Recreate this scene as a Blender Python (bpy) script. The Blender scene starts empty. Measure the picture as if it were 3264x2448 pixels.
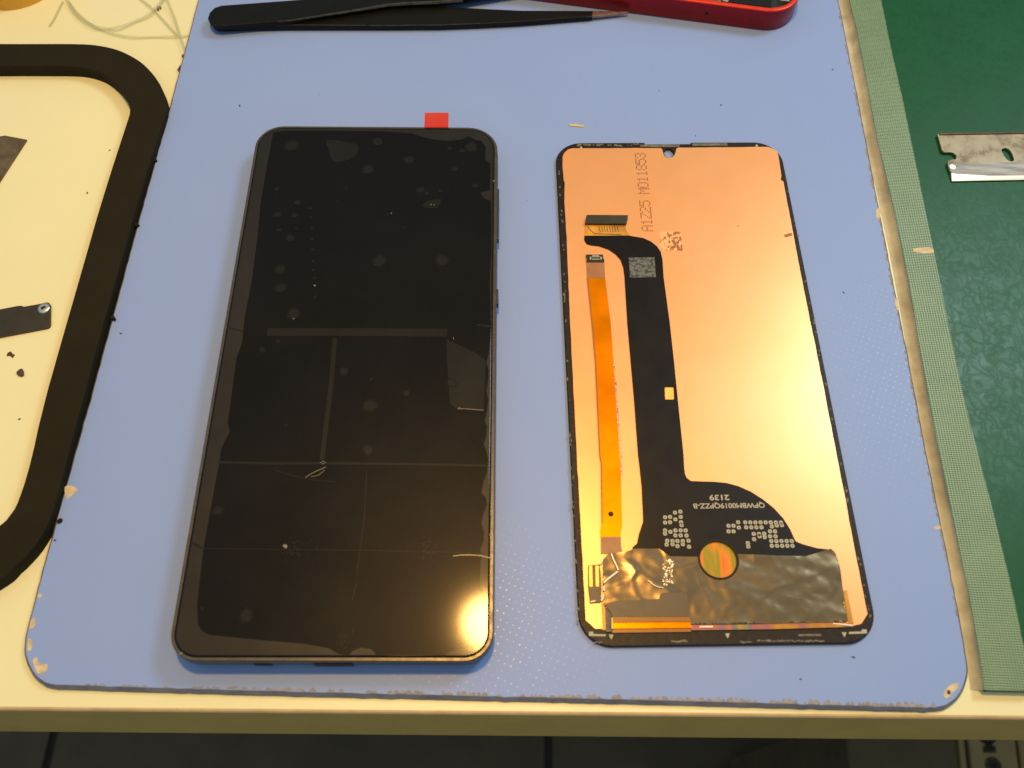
import bpy, bmesh, math, random
from mathutils import Vector, Matrix
from mathutils.geometry import tessellate_polygon
random.seed(7)
S = bpy.context.scene
C = S.collection
MM = 0.001

# ------------------------------------------------------------------ camera
FPX, TH, RO, HC = 2795.05, 1.09817687, 0.02434981, 218.630332   # focal length (px of the 3264 photo), pitch, roll, height in mm
PW, PH = 3264, 2448
U_ = Vector((0, math.sin(TH), math.cos(TH)))
F_ = Vector((0, math.cos(TH), -math.sin(TH)))
X_ = Vector((1, 0, 0))
cr, sr = math.cos(RO), math.sin(RO)
cx_ = X_ * cr + U_ * sr
cy_ = X_ * -sr + U_ * cr
cam = bpy.data.cameras.new('camera')
camo = bpy.data.objects.new('camera', cam)
C.objects.link(camo)
R = Matrix((cx_, cy_, -F_)).transposed().to_4x4()
camo.matrix_world = Matrix.Translation(Vector((0, 0, HC * MM))) @ R
cam.sensor_width = 36
cam.lens = FPX / PW * 36
cam.clip_start = 0.01
cam.clip_end = 20
cam.dof.use_dof = True
cam.dof.focus_distance = 0.268
cam.dof.aperture_fstop = 19
S.camera = camo


def at(px, py, z=0.0):
    """a point of the photograph, put back on the level surface z mm above the blue board; millimetres"""
    x, y = px - PW / 2, -(py - PH / 2)
    d = cx_ * x + cy_ * y + F_ * FPX
    t = (HC - z) / -d.z
    return Vector((d.x * t, d.y * t, z))


# ------------------------------------------------------------------ world and lamps
W = bpy.data.worlds.new('World')
S.world = W
W.use_nodes = True
bg = W.node_tree.nodes['Background']
bg.inputs[1].default_value = 0.40
# the room: a warm pale ceiling overhead, cooler and darker walls towards the horizon
wt_ = W.node_tree
wc = wt_.nodes.new('ShaderNodeTexCoord')
wsep = wt_.nodes.new('ShaderNodeSeparateXYZ')
wr_ = wt_.nodes.new('ShaderNodeValToRGB')
wr_.color_ramp.elements[0].position = 0.45
wr_.color_ramp.elements[0].color = (0.40, 0.62, 0.85, 1)
wr_.color_ramp.elements[1].position = 1.0
wr_.color_ramp.elements[1].color = (1.35, 1.32, 1.12, 1)
wt_.links.new(wc.outputs['Generated'], wsep.inputs[0])
wt_.links.new(wsep.outputs[2], wr_.inputs[0])
wt_.links.new(wr_.outputs[0], bg.inputs[0])


def lamp(name, loc, target, size, power, color, shape='DISK', size_y=None):
    l = bpy.data.lights.new(name, 'AREA')
    l.shape = shape
    l.size = size
    if size_y:
        l.size_y = size_y
    l.energy = power
    l.color = color
    o = bpy.data.objects.new(name, l)
    C.objects.link(o)
    o.location = loc
    o.rotation_euler = (Vector(target) - Vector(loc)).to_track_quat('-Z', 'Y').to_euler()
    return o


def mirror_pos(px, py, z, h):
    p = at(px, py, z)
    d = p - Vector((0, 0, HC))
    d.z = -d.z
    return (p + d * (h / d.z)) * MM


lampA = lamp('desk_lamp_light', mirror_pos(1560, 1985, 8, 500), (-0.03, 0.12, 0), 0.040, 2.0, (1.0, 0.52, 0.13))
lampB = lamp('ceiling_light', mirror_pos(2960, 1180, 1, 700), (0.0, 0.16, 0), 0.20, 2.7, (0.78, 0.92, 1.0), 'RECTANGLE', 0.20)

vs = S.view_settings
vs.view_transform = 'Standard'
vs.look = 'None'
vs.exposure = 0
vs.gamma = 1
vs.use_curve_mapping = False


# ------------------------------------------------------------------ material helpers
class N:
    def __init__(self, name):
        self.m = bpy.data.materials.new(name)
        self.m.use_nodes = True
        self.t = self.m.node_tree
        self.b = self.t.nodes['Principled BSDF']
        self._co = None

    def new(self, ty, **kw):
        n = self.t.nodes.new(ty)
        for k, v in kw.items():
            setattr(n, k, v)
        return n

    def link(self, a, b):
        self.t.links.new(a, b)

    def co(self):
        if not self._co:
            self._co = self.new('ShaderNodeTexCoord').outputs['Object']
        return self._co

    def noise(self, scale, detail=3, rough=0.55, dist=0.0, stretch=None):
        n = self.new('ShaderNodeTexNoise')
        n.inputs['Scale'].default_value = scale
        n.inputs['Detail'].default_value = detail
        n.inputs['Roughness'].default_value = rough
        n.inputs['Distortion'].default_value = dist
        v = self.co()
        if stretch:
            mp = self.new('ShaderNodeMapping')
            mp.inputs['Scale'].default_value = stretch
            self.link(v, mp.inputs[0])
            v = mp.outputs[0]
        self.link(v, n.inputs['Vector'])
        return n.outputs['Fac']

    def ramp(self, fac, stops, interp='LINEAR'):
        r = self.new('ShaderNodeValToRGB')
        r.color_ramp.interpolation = interp
        el = r.color_ramp.elements
        while len(el) > 1:
            el.remove(el[-1])
        for i, (p, c) in enumerate(stops):
            e = el[0] if i == 0 else el.new(p)
            e.position = p
            e.color = (*c, 1) if not isinstance(c, (int, float)) else (c, c, c, 1)
        self.link(fac, r.inputs[0])
        return r.outputs[0]

    def math(self, op, a, b=None, clamp=False):
        n = self.new('ShaderNodeMath', operation=op, use_clamp=clamp)
        for i, v in enumerate((a, b)):
            if v is None:
                continue
            if isinstance(v, (int, float)):
                n.inputs[i].default_value = v
            else:
                self.link(v, n.inputs[i])
        return n.outputs[0]

    def set(self, key, v):
        i = self.b.inputs[key]
        if isinstance(v, (int, float)):
            i.default_value = v
        elif isinstance(v, tuple):
            i.default_value = (*v, 1)
        else:
            self.link(v, i)

    def bump(self, h, strength=0.3, dist=0.0005):
        b = self.new('ShaderNodeBump')
        b.inputs['Strength'].default_value = strength
        b.inputs['Distance'].default_value = dist
        self.link(h, b.inputs['Height'])
        self.link(b.outputs[0], self.b.inputs['Normal'])


def var(c, k):
    return tuple(max(0, x * k) for x in c)


def simple(name, col, rough=0.5, metal=0.0, vary=0.12, scale=150, bump=0.0, coat=0.0, spec=0.5, bscale=900):
    n = N(name)
    f = n.noise(scale, 4)
    n.set('Base Color', n.ramp(f, [(0.3, var(col, 1 - vary)), (0.7, var(col, 1 + vary))]))
    n.set('Roughness', n.ramp(n.noise(scale * 1.7, 3), [(0.3, max(0.02, rough - 0.05)), (0.7, rough + 0.05)]))
    n.set('Metallic', metal)
    n.set('Coat Weight', coat)
    n.set('Specular IOR Level', spec)
    if bump:
        n.bump(n.noise(bscale, 3), bump, 0.0002)
    return n.m


# ------------------------------------------------------------------ geometry helpers (millimetres in, metres out)
def ccw(p):
    a = sum(p[i][0] * p[(i + 1) % len(p)][1] - p[(i + 1) % len(p)][0] * p[i][1] for i in range(len(p)))
    return p if a > 0 else p[::-1]


def V2(p):
    return [Vector((q[0], q[1])) for q in p]


def offset(p, d):
    """shrink (d>0) a counter-clockwise outline"""
    if abs(d) < 1e-9:
        return [q.copy() for q in p]
    out = []
    n = len(p)
    for i in range(n):
        a, b, c = p[i - 1], p[i], p[(i + 1) % n]
        e1 = (b - a).normalized() if (b - a).length > 1e-6 else (c - b).normalized()
        e2 = (c - b).normalized() if (c - b).length > 1e-6 else e1
        n1, n2 = Vector((-e1.y, e1.x)), Vector((-e2.y, e2.x))
        m = n1 + n2
        if m.length < 1e-6:
            m = n1
        m.normalize()
        k = 1 / max(0.5, m.dot(n1))
        out.append(b + m * d * k)
    return out


def smooth(pts, n=4, closed=False):
    P = [Vector(p) for p in pts]
    out = []
    L = len(P)
    rng = range(L) if closed else range(L - 1)
    for i in rng:
        if closed:
            a, b, c, d = P[i - 1], P[i], P[(i + 1) % L], P[(i + 2) % L]
        else:
            a, b, c, d = P[max(i - 1, 0)], P[i], P[i + 1], P[min(i + 2, L - 1)]
        for k in range(n):
            t = k / n
            out.append(0.5 * ((2 * b) + (-a + c) * t + (2 * a - 5 * b + 4 * c - d) * t * t + (-a + 3 * b - 3 * c + d) * t ** 3))
    if not closed:
        out.append(P[-1])
    return out


def dens(p, step):
    """resample straight runs of a closed outline"""
    out = []
    for i in range(len(p)):
        a, b = p[i], p[(i + 1) % len(p)]
        k = max(1, int((b - a).length / step))
        for j in range(k):
            out.append(a.lerp(b, j / k))
    return out


def jitter(p, amp):
    return [q + Vector((random.uniform(-amp, amp), random.uniform(-amp, amp))) for q in p]


def rrect(c, u, w, h, r, n=8):
    """rounded rectangle, centre c, unit x axis u"""
    v = Vector((-u.y, u.x))
    rs = r if isinstance(r, (list, tuple)) else [r] * 4
    out = []
    for k, (sx, sy) in enumerate(((1, -1), (1, 1), (-1, 1), (-1, -1))):
        rr = rs[k]
        a0 = -math.pi / 2 + k * math.pi / 2
        for i in range(n + 1):
            a = a0 + math.pi / 2 * i / n
            out.append(c + u * (sx * (w / 2 - rr) + rr * math.cos(a)) + v * (sy * (h / 2 - rr) + rr * math.sin(a)))
    return out


class MB:
    def __init__(self):
        self.v, self.f, self.mi = [], [], []

    def add(self, vs_, fs, mi=0):
        o = len(self.v)
        self.v += [Vector(x) for x in vs_]
        self.f += [tuple(i + o for i in f) for f in fs]
        self.mi += [mi] * len(fs)

    def loft(self, outline, prof, holes=(), cap_bottom=True, mi=0, mi_top=None):
        """prof: list of (inset, z) from bottom to top"""
        outer = ccw(V2(outline))
        rings = [offset(outer, d) for d, z in prof]
        n = len(outer)
        vv = []
        for r_, (d, z) in zip(rings, prof):
            zf = z if callable(z) else (lambda q, z=z: z)
            vv += [(q.x, q.y, zf(q)) for q in r_]
        ff = []
        for k in range(len(prof) - 1):
            for i in range(n):
                j = (i + 1) % n
                ff.append((k * n + i, k * n + j, (k + 1) * n + j, (k + 1) * n + i))
        self.add(vv, ff, mi)
        hs = [ccw(V2(h))[::-1] for h in holes]
        for top in ((True, False) if cap_bottom else (True,)):
            ring = rings[-1] if top else rings[0]
            z = prof[-1][1] if top else prof[0][1]
            zf = z if callable(z) else (lambda q, z=z: z)
            loops = [[Vector((q.x, q.y, 0)) for q in ring]] + [[Vector((q.x, q.y, 0)) for q in h] for h in hs]
            tris = tessellate_polygon(loops)
            flat = [q for l in loops for q in l]
            t2 = []
            for t in tris:
                a, b, c = (flat[i] for i in t)
                up = (b - a).cross(c - a).z > 0
                t2.append(t if up == top else t[::-1])
            self.add([(q.x, q.y, zf(q)) for q in flat], t2, mi if (mi_top is None or not top) else mi_top)
        for h in hs:
            zt, zb = prof[-1][1], prof[0][1]
            zt = zt(h[0]) if callable(zt) else zt
            zb = zb(h[0]) if callable(zb) else zb
            m = len(h)
            self.add([(q.x, q.y, zb) for q in h] + [(q.x, q.y, zt) for q in h],
                     [(i, (i + 1) % m, m + (i + 1) % m, m + i) for i in range(m)], mi)
        return self

    def prism(self, outline, z0, z1, holes=(), bev=0.0, mi=0, mi_top=None):
        if bev:
            return self.loft(outline, [(0, z0), (0, z1 - bev), (bev * 0.3, z1 - bev * 0.3), (bev, z1)], holes, mi=mi, mi_top=mi_top)
        return self.loft(outline, [(0, z0), (0, z1)], holes, mi=mi, mi_top=mi_top)

    def ribbon(self, path, w, h, mi=0):
        """flat band along a 3-D path"""
        P = [Vector(p) for p in path]
        vv, ff = [], []
        for i, p in enumerate(P):
            t = (P[min(i + 1, len(P) - 1)] - P[max(i - 1, 0)]).normalized()
            s = Vector((-t.y, t.x, 0)).normalized() * (w[i] if isinstance(w, list) else w) / 2
            u = Vector((0, 0, h / 2))
            vv += [p - s - u, p + s - u, p + s + u, p - s + u]
        for i in range(len(P) - 1):
            for k in range(4):
                a, b = i * 4 + k, i * 4 + (k + 1) % 4
                ff.append((a, b, b + 4, a + 4))
        ff += [(3, 2, 1, 0), tuple(len(vv) - 4 + k for k in range(4))]
        self.add(vv, ff, mi)
        return self

    def tube(self, path, r, n=8, mi=0):
        P = [Vector(p) for p in path]
        vv, ff = [], []
        for i, p in enumerate(P):
            t = (P[min(i + 1, len(P) - 1)] - P[max(i - 1, 0)]).normalized()
            a = t.cross(Vector((0, 0, 1)))
            a = a.normalized() if a.length > 1e-4 else Vector((1, 0, 0))
            b = t.cross(a)
            rr = r[i] if isinstance(r, list) else r
            vv += [p + (a * math.cos(2 * math.pi * k / n) + b * math.sin(2 * math.pi * k / n)) * rr for k in range(n)]
        for i in range(len(P) - 1):
            for k in range(n):
                a, b = i * n + k, i * n + (k + 1) % n
                ff.append((a, b, b + n, a + n))
        ff += [tuple(range(n))[::-1], tuple(len(vv) - n + k for k in range(n))]
        self.add(vv, ff, mi)
        return self

    def pieces(self, name, mats, parent, smooth_ang=None):
        """one object for every separate piece"""
        up = list(range(len(self.v)))

        def find(i):
            while up[i] != i:
                up[i] = up[up[i]]
                i = up[i]
            return i
        key = {}
        for i, q in enumerate(self.v):
            k = (round(q.x, 5), round(q.y, 5), round(q.z, 5))
            if k in key:
                up[find(i)] = find(key[k])
            else:
                key[k] = i
        for f in self.f:
            for i in f[1:]:
                up[find(i)] = find(f[0])
        groups = {}
        for f, mi in zip(self.f, self.mi):
            groups.setdefault(find(f[0]), []).append((f, mi))
        out = []
        for fs in groups.values():
            ids = sorted({i for f, _ in fs for i in f})
            mp_ = {i: j for j, i in enumerate(ids)}
            m_ = MB()
            m_.v = [self.v[i] for i in ids]
            m_.f = [tuple(mp_[i] for i in f) for f, _ in fs]
            m_.mi = [mi for _, mi in fs]
            out.append(m_.build(name, mats, parent, smooth_ang=smooth_ang))
        return out

    def build(self, name, mats, parent=None, base=None, smooth_ang=None):
        me = bpy.data.meshes.new(name)
        root = parent
        while root is not None and root.parent is not None:
            root = root.parent
        if root is not None:
            o0 = root.location / MM
        else:
            o0 = Vector(base) if base is not None else sum(self.v, Vector()) / len(self.v)
            if base is None:
                o0.z = min(q.z for q in self.v)
        me.from_pydata([((q - o0) * MM)[:] for q in self.v], [], self.f)
        for i, m in enumerate(mats if isinstance(mats, (list, tuple)) else [mats]):
            me.materials.append(m)
        for p, i in zip(me.polygons, self.mi):
            p.material_index = i
        bm = bmesh.new()
        bm.from_mesh(me)
        bmesh.ops.remove_doubles(bm, verts=bm.verts, dist=1e-7)
        bmesh.ops.recalc_face_normals(bm, faces=bm.faces)
        bm.to_mesh(me)
        bm.free()
        if smooth_ang:
            for p in me.polygons:
                p.use_smooth = True
            me.set_sharp_from_angle(angle=math.radians(smooth_ang))
        me.update()
        o = bpy.data.objects.new(name, me)
        C.objects.link(o)
        if parent is not None:
            o.parent = parent
        else:
            o.location = o0 * MM
        return o


def tag(o, label, cat, group=None, kind=None):
    o['label'] = label
    if cat:
        o['category'] = cat
    if group:
        o['group'] = group
    if kind:
        o['kind'] = kind
    return o


def thing(name, label, cat, base):
    o = bpy.data.objects.new(name, None)
    C.objects.link(o)
    o.empty_display_size = 0.01
    o.location = Vector(base) * MM
    return tag(o, label, cat)


def struct(o):
    o['kind'] = 'structure'
    return o


def px(pts, z=0.0):
    return [at(x, y, z).xy for x, y in pts]


def blob(c, r, n=14, irr=0.18, squash=1.0):
    out = []
    ph = [random.uniform(0, 6.28) for _ in range(3)]
    for i in range(n):
        a = 2 * math.pi * i / n
        k = 1 + irr * (0.5 * math.sin(2 * a + ph[0]) + 0.3 * math.sin(3 * a + ph[1]) + 0.2 * math.sin(5 * a + ph[2]))
        out.append(Vector((c.x + r * k * math.cos(a), c.y + r * k * squash * math.sin(a))))
    return out


# ------------------------------------------------------------------ materials
n = N('cream laminate')
f = n.noise(14, 4)
f2 = n.noise(900, 2)
col = n.ramp(f, [(0.3, (0.775, 0.785, 0.46)), (0.7, (0.825, 0.83, 0.50))])
n.set('Base Color', col)
n.set('Roughness', 0.42)
n.bump(f2, 0.05, 0.0001)
M_table = n.m
M_edge = simple('table edge band', (0.78, 0.46, 0.11), 0.45, vary=0.06, scale=60, bump=0.1)
M_round = simple('yellowed edge glue line', (0.62, 0.45, 0.20), 0.4, vary=0.1, scale=200)
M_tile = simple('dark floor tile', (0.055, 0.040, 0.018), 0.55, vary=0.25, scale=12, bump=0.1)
M_grout = simple('floor grout', (0.018, 0.015, 0.010), 0.9)

# blue board: satin with a fine grid of shiny dots
n = N('blue board laminate')
sep = n.new('ShaderNodeSeparateXYZ')
mp = n.new('ShaderNodeMapping')
mp.inputs['Rotation'].default_value = (0, 0, 0.38)
n.link(n.co(), mp.inputs[0])
n.link(mp.outputs[0], sep.inputs[0])
P_ = 2 * math.pi / 0.00165
sx = n.math('SINE', n.math('MULTIPLY', sep.outputs[0], P_))
sy = n.math('SINE', n.math('MULTIPLY', sep.outputs[1], P_ * 0.9))
dot = n.math('MULTIPLY', n.math('MAXIMUM', sx, 0.0), n.math('MAXIMUM', sy, 0.0))
dot = n.math('GREATER_THAN', n.math('ADD', dot, n.math('MULTIPLY', n.math('SUBTRACT', n.noise(700, 2), 0.5), 0.9)), 0.86)
f = n.math('ADD', n.math('MULTIPLY', n.noise(9, 3), 0.75), n.math('MULTIPLY', n.noise(60, 5, 0.65), 0.25))
n.set('Base Color', n.ramp(f, [(0.25, (0.236, 0.362, 0.70)), (0.75, (0.256, 0.386, 0.73))]))
n.set('Roughness', n.math('ADD', n.math('SUBTRACT', 0.44, n.math('MULTIPLY', dot, 0.22)), n.math('MULTIPLY', n.noise(35, 5, 0.7), 0.10)))
n.set('Specular IOR Level', 0.30)
n.bump(n.noise(1500, 2), 0.06, 0.00008)
M_blue = n.m
M_blueside = simple('blue board side', (0.16, 0.17, 0.21), 0.6, vary=0.25, scale=300)
M_chip = simple('chipped cream core', (0.60, 0.52, 0.32), 0.7, vary=0.25, scale=500, bump=0.3)
M_chipgrey = simple('scuffed edge', (0.27, 0.27, 0.27), 0.7, vary=0.25, scale=700, bump=0.3)

# green cutting mat, polished and scratched
n = N('green cutting mat')
wn = n.new('ShaderNodeTexNoise')
wn.inputs['Scale'].default_value = 110
wn.inputs['Detail'].default_value = 4
n.link(n.co(), wn.inputs['Vector'])
va = n.new('ShaderNodeVectorMath', operation='SCALE')
n.link(wn.outputs['Color'], va.inputs[0])
va.inputs['Scale'].default_value = 0.016
vb = n.new('ShaderNodeVectorMath', operation='ADD')
n.link(n.co(), vb.inputs[0])
n.link(va.outputs[0], vb.inputs[1])
cells = []
for sc_, st_, ro_ in ((330, (1.0, 0.45, 1), 0.6), (150, (0.4, 1.4, 1), -0.5)):
    mp = n.new('ShaderNodeMapping')
    mp.inputs['Scale'].default_value = st_
    mp.inputs['Rotation'].default_value = (0, 0, ro_)
    n.link(vb.outputs[0], mp.inputs[0])
    vo = n.new('ShaderNodeTexVoronoi', feature='DISTANCE_TO_EDGE')
    vo.inputs['Scale'].default_value = sc_
    n.link(mp.outputs[0], vo.inputs['Vector'])
    vc = n.new('ShaderNodeTexVoronoi', feature='F1')
    vc.inputs['Scale'].default_value = sc_
    n.link(mp.outputs[0], vc.inputs['Vector'])
    sp_ = n.new('ShaderNodeSeparateColor')
    n.link(vc.outputs['Color'], sp_.inputs[0])
    cells.append((n.ramp(vo.outputs['Distance'], [(0.0, 0.0), (0.22, 1.0)]), sp_.outputs[0]))
f = n.noise(70, 6, 0.7)
f2 = n.noise(420, 4, 0.7)
lines = n.math('MINIMUM', cells[0][0], n.math('ADD', cells[1][0], n.math('MULTIPLY', f, 0.9), clamp=True))
rnd = n.math('ADD', n.math('MULTIPLY', cells[0][1], 0.5), n.math('MULTIPLY', cells[1][1], 0.5))
n.set('Base Color', n.ramp(f, [(0.3, (0.0005, 0.070, 0.014)), (0.7, (0.001, 0.086, 0.019))]))
rg = n.math('ADD', 0.27, n.math('MULTIPLY', rnd, 0.05))
rg = n.math('ADD', rg, n.math('MULTIPLY', f2, 0.12))
n.set('Roughness', n.math('ADD', rg, n.math('MULTIPLY', n.math('SUBTRACT', 1.0, lines), 0.08)))
n.set('Specular IOR Level', 0.32)
n.bump(n.math('ADD', n.math('MULTIPLY', lines, 0.25), n.math('MULTIPLY', n.math('ADD', f, n.math('MULTIPLY', rnd, 0.5)), 0.9)), 0.15, 0.00012)
M_green = n.m

# mesh tape (weave aligned with the tape)
tl = px([(2706.5, 0), (2836.4, 600), (2983.4, 1400), (3135.5, 2198)], 1)
TD = (tl[0] - tl[-1]).normalized()
tape_ang = math.atan2(TD.y, TD.x)
n = N('woven green tape')
mp = n.new('ShaderNodeMapping', vector_type='TEXTURE')
mp.inputs['Rotation'].default_value = (0, 0, tape_ang)
sep = n.new('ShaderNodeSeparateXYZ')
n.link(n.co(), mp.inputs[0])
n.link(mp.outputs[0], sep.inputs[0])
k = 2 * math.pi / 0.00062
wob = n.math('MULTIPLY', n.noise(260, 2), 1.8)
sx = n.math('SINE', n.math('ADD', n.math('MULTIPLY', sep.outputs[0], k), wob))
sy = n.math('SINE', n.math('ADD', n.math('MULTIPLY', sep.outputs[1], k * 0.85), wob))
gap = n.math('MULTIPLY', n.math('ADD', n.math('MULTIPLY', sx, 0.5), 0.5), n.math('ADD', n.math('MULTIPLY', sy, 0.35), 0.65))
dirt = n.noise(80, 4, 0.7)
gm = n.math('MULTIPLY', gap, n.math('ADD', n.math('MULTIPLY', dirt, 1.1), 0.35), clamp=True)
n.set('Base Color', n.ramp(gm, [(0.0, (0.21, 0.32, 0.155)), (0.40, (0.13, 0.225, 0.10)), (0.85, (0.015, 0.06, 0.022))]))
n.set('Roughness', 0.33)
n.bump(n.math('SUBTRACT', 1.0, gap), 0.40, 0.00015)
M_mesh = n.m

M_shadestrip = simple('beige for painted shade', (0.50, 0.51, 0.38), 0.6, vary=0.25, scale=120, bump=0.1)  # beige tone stands for the shade in the gap beside the mat
M_rubber = simple('black foam rubber', (0.0165, 0.0145, 0.0065), 0.8, vary=0.08, scale=90, bump=0.25, spec=0.14, bscale=2600)
M_glass = simple('black display glass', (0.006, 0.006, 0.004), 0.06, vary=0.05, coat=0.0, spec=0.45)
# protective film: sharp reflection plus a hazy one
def film(name, base, rough, spec=0.10):
    n = N(name)
    n.set('Base Color', base)
    un = n.noise(26, 5, 0.65, 0.5)
    n.set('Roughness', n.math('ADD', rough - 0.07, n.math('MULTIPLY', un, 0.14)))
    n.set('Specular IOR Level', n.math('MULTIPLY', n.math('ADD', n.math('MULTIPLY', un, 1.4), 0.3), spec))
    n.set('Coat Weight', 0.34)
    n.set('Coat Roughness', 0.08)
    h = n.math('ADD', n.noise(55, 3, 0.6), n.math('MULTIPLY', n.noise(300, 2), 0.25))
    n.bump(h, 0.05, 0.0004)
    return n.m
M_film = film('protective film over dark display', (0.0022, 0.0013, 0.0002), 0.36, 0.080)
M_margin = film('lifted film margin', (0.009, 0.007, 0.003), 0.44, 0.28)
M_halo = film('film bubble border', (0.0035, 0.0034, 0.002), 0.38, 0.10)
M_bubble = film('film bubble', (0.0075, 0.0075, 0.0045), 0.40, 0.12)
M_filmmark = film('paler film mark', (0.0085, 0.0085, 0.005), 0.40, 0.12)  # paler tone for creases and for ceiling reflections painted on the film
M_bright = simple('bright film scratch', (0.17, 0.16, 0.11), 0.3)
M_rim = simple('grey phone rim', (0.085, 0.080, 0.062), 0.34, metal=0.5, vary=0.15, scale=400)
M_body = simple('dark blue-grey phone body', (0.035, 0.045, 0.06), 0.38, metal=0.3, vary=0.1)
M_black = simple('matt black plastic', (0.006, 0.005, 0.003), 0.5, spec=0.25)
M_red = simple('red paper tab', (0.52, 0.020, 0.012), 0.6, vary=0.03)
M_redmetal = simple('red anodised aluminium', (0.30, 0.008, 0.012), 0.34, metal=0.65, vary=0.05, bump=0.05)
M_redrim = simple('bright red rim', (0.80, 0.045, 0.015), 0.28, metal=0.45, vary=0.05)
M_tweez = simple('black coated steel', (0.004, 0.004, 0.002), 0.45, vary=0.2, bump=0.1, spec=0.2)
M_tweezedge = simple('worn tweezer edge', (0.09, 0.085, 0.06), 0.38, metal=0.7, vary=0.4, scale=600)
M_tip = simple('bare steel tip', (0.42, 0.25, 0.17), 0.35, metal=0.85, vary=0.3, scale=500)
# copper backing
n = N('copper backing foil')
f = n.noise(20, 4, 0.6)
g = n.noise(120, 4, 0.6)
n.set('Base Color', n.ramp(f, [(0.3, (1.0, 0.425, 0.115)), (0.7, (1.0, 0.47, 0.17))]))
n.set('Metallic', 0.55)
n.set('Coat Weight', 1.0)
n.set('Coat Roughness', 0.28)
n.set('Roughness', n.ramp(g, [(0.3, 0.33), (0.7, 0.37)]))
n.bump(f, 0.10, 0.0006)
M_copper = n.m
M_lcdblack = simple('black panel bezel', (0.014, 0.010, 0.005), 0.45, vary=0.3, scale=500, bump=0.25, spec=0.25)
M_residue = simple('grey glue residue', (0.13, 0.125, 0.08), 0.6, vary=0.5, scale=600, bump=0.4)
M_flex = simple('black flex circuit', (0.005, 0.003, 0.001), 0.37, vary=0.2, scale=80, bump=0.05, spec=0.20)
M_flextxt = simple('white silkscreen', (0.42, 0.42, 0.30), 0.6, vary=0.1, scale=1500)
M_amber = simple('amber polyimide', (0.95, 0.25, 0.0), 0.30, vary=0.05, scale=60, metal=0.85, spec=0.1)
M_amberdark = simple('dark amber polyimide', (0.34, 0.13, 0.010), 0.35, vary=0.1, scale=60)
M_tan = simple('tan flex end', (0.36, 0.16, 0.06), 0.4, vary=0.12, scale=250)
M_kapton = simple('yellow polyimide', (0.60, 0.30, 0.03), 0.3, vary=0.3, scale=220)
M_pcb = simple('dark green stiffener', (0.012, 0.020, 0.010), 0.35)
M_brown = simple('brown stiffener', (0.085, 0.062, 0.030), 0.4, vary=0.1)
M_goldpad = simple('gold pad', (1.0, 0.50, 0.10), 0.4, metal=0.6)
M_print = simple('brown laser print', (0.36, 0.13, 0.045), 0.5, metal=0.4)
M_patch = N('worn grey printed patch')
f = M_patch.noise(1100, 2, 0.6)
M_patch.set('Base Color', M_patch.ramp(f, [(0.42, (0.03, 0.035, 0.028)), (0.56, (0.13, 0.15, 0.13))]))
M_patch.set('Roughness', 0.55)
M_patch = M_patch.m
M_patch2 = N('worn brown printed patch')
f = M_patch2.noise(1000, 2, 0.6, stretch=(1, 0.6, 1))
M_patch2.set('Base Color', M_patch2.ramp(f, [(0.47, (1.0, 0.52, 0.2)), (0.56, (0.40, 0.14, 0.05))]))
M_patch2.set('Roughness', 0.42)
M_patch2.set('Metallic', 0.7)
M_patch2 = M_patch2.m
# bronze-grey crumpled tape
n = N('crumpled metallic tape')
f = n.noise(48, 3, 0.45, 0.8, stretch=(1, 1.8, 1))
g = n.noise(420, 3, 0.6)
n.set('Base Color', n.ramp(f, [(0.35, (0.155, 0.115, 0.060)), (0.65, (0.20, 0.155, 0.09))]))
n.set('Metallic', 0.85)
n.set('Roughness', n.ramp(f, [(0.35, 0.30), (0.65, 0.20)]))
n.bump(n.math('ADD', n.math('MULTIPLY', f, 1.0), n.math('MULTIPLY', g, 0.03)), 0.13, 0.0012)
M_foil = n.m
M_shine = simple('tape fold with painted highlight', (1.0, 0.88, 0.62), 0.35, metal=0.25, vary=0.1)  # pale base colour carries the lamp highlight on the folds
# iridescent window
def irid(name, stretch, stops, scale=1.0, rough=0.18, metal=0.75):
    n = N(name)
    f = n.noise(scale, 2, 0.5, 0.4, stretch=stretch)
    n.set('Base Color', n.ramp(f, stops))
    n.set('Metallic', metal)
    n.set('Roughness', rough)
    return n.m
M_irid = irid('iridescent sensor window', (260, 50, 1),
              [(0.30, (1.0, 0.13, 0.002)), (0.42, (0.75, 0.24, 0.002)), (0.50, (0.26, 0.26, 0.002)), (0.60, (0.62, 0.24, 0.002)), (0.72, (1.0, 0.12, 0.003))], rough=0.3, metal=0.2)
M_holo = irid('rainbow foil edge', (130, 60, 1),
              [(0.30, (0.95, 0.55, 0.08)), (0.42, (0.75, 0.30, 0.08)), (0.49, (0.60, 0.22, 0.22)), (0.55, (0.22, 0.32, 0.26)), (0.62, (0.70, 0.40, 0.10)), (0.7, (0.9, 0.5, 0.15))])
# razor blade
n = N('stained steel')
f = n.noise(150, 5, 0.65)
n.set('Base Color', n.ramp(f, [(0.36, (0.18, 0.12, 0.065)), (0.50, (0.33, 0.27, 0.165)), (0.7, (0.40, 0.34, 0.22))]))
n.set('Metallic', 0.55)
n.set('Roughness', 0.45)
M_steel = n.m
n = N('ground bright steel')
f = n.noise(150, 4, 0.6, stretch=(0.5, 4, 1))
n.set('Base Color', n.ramp(f, [(0.4, (0.24, 0.235, 0.21)), (0.62, (0.42, 0.41, 0.36))]))
n.set('Metallic', 0.5)
n.set('Roughness', 0.55)
M_bevel = n.m
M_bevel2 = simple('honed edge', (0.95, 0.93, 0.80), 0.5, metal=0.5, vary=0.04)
M_mustard = simple('mustard yellow tape', (0.66, 0.37, 0.035), 0.45, vary=0.05)
M_dark = simple('dark brown crumb', (0.07, 0.05, 0.03), 0.8)
M_bracket = simple('olive black bracket', (0.035, 0.032, 0.018), 0.45, vary=0.15, metal=0.2)
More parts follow.
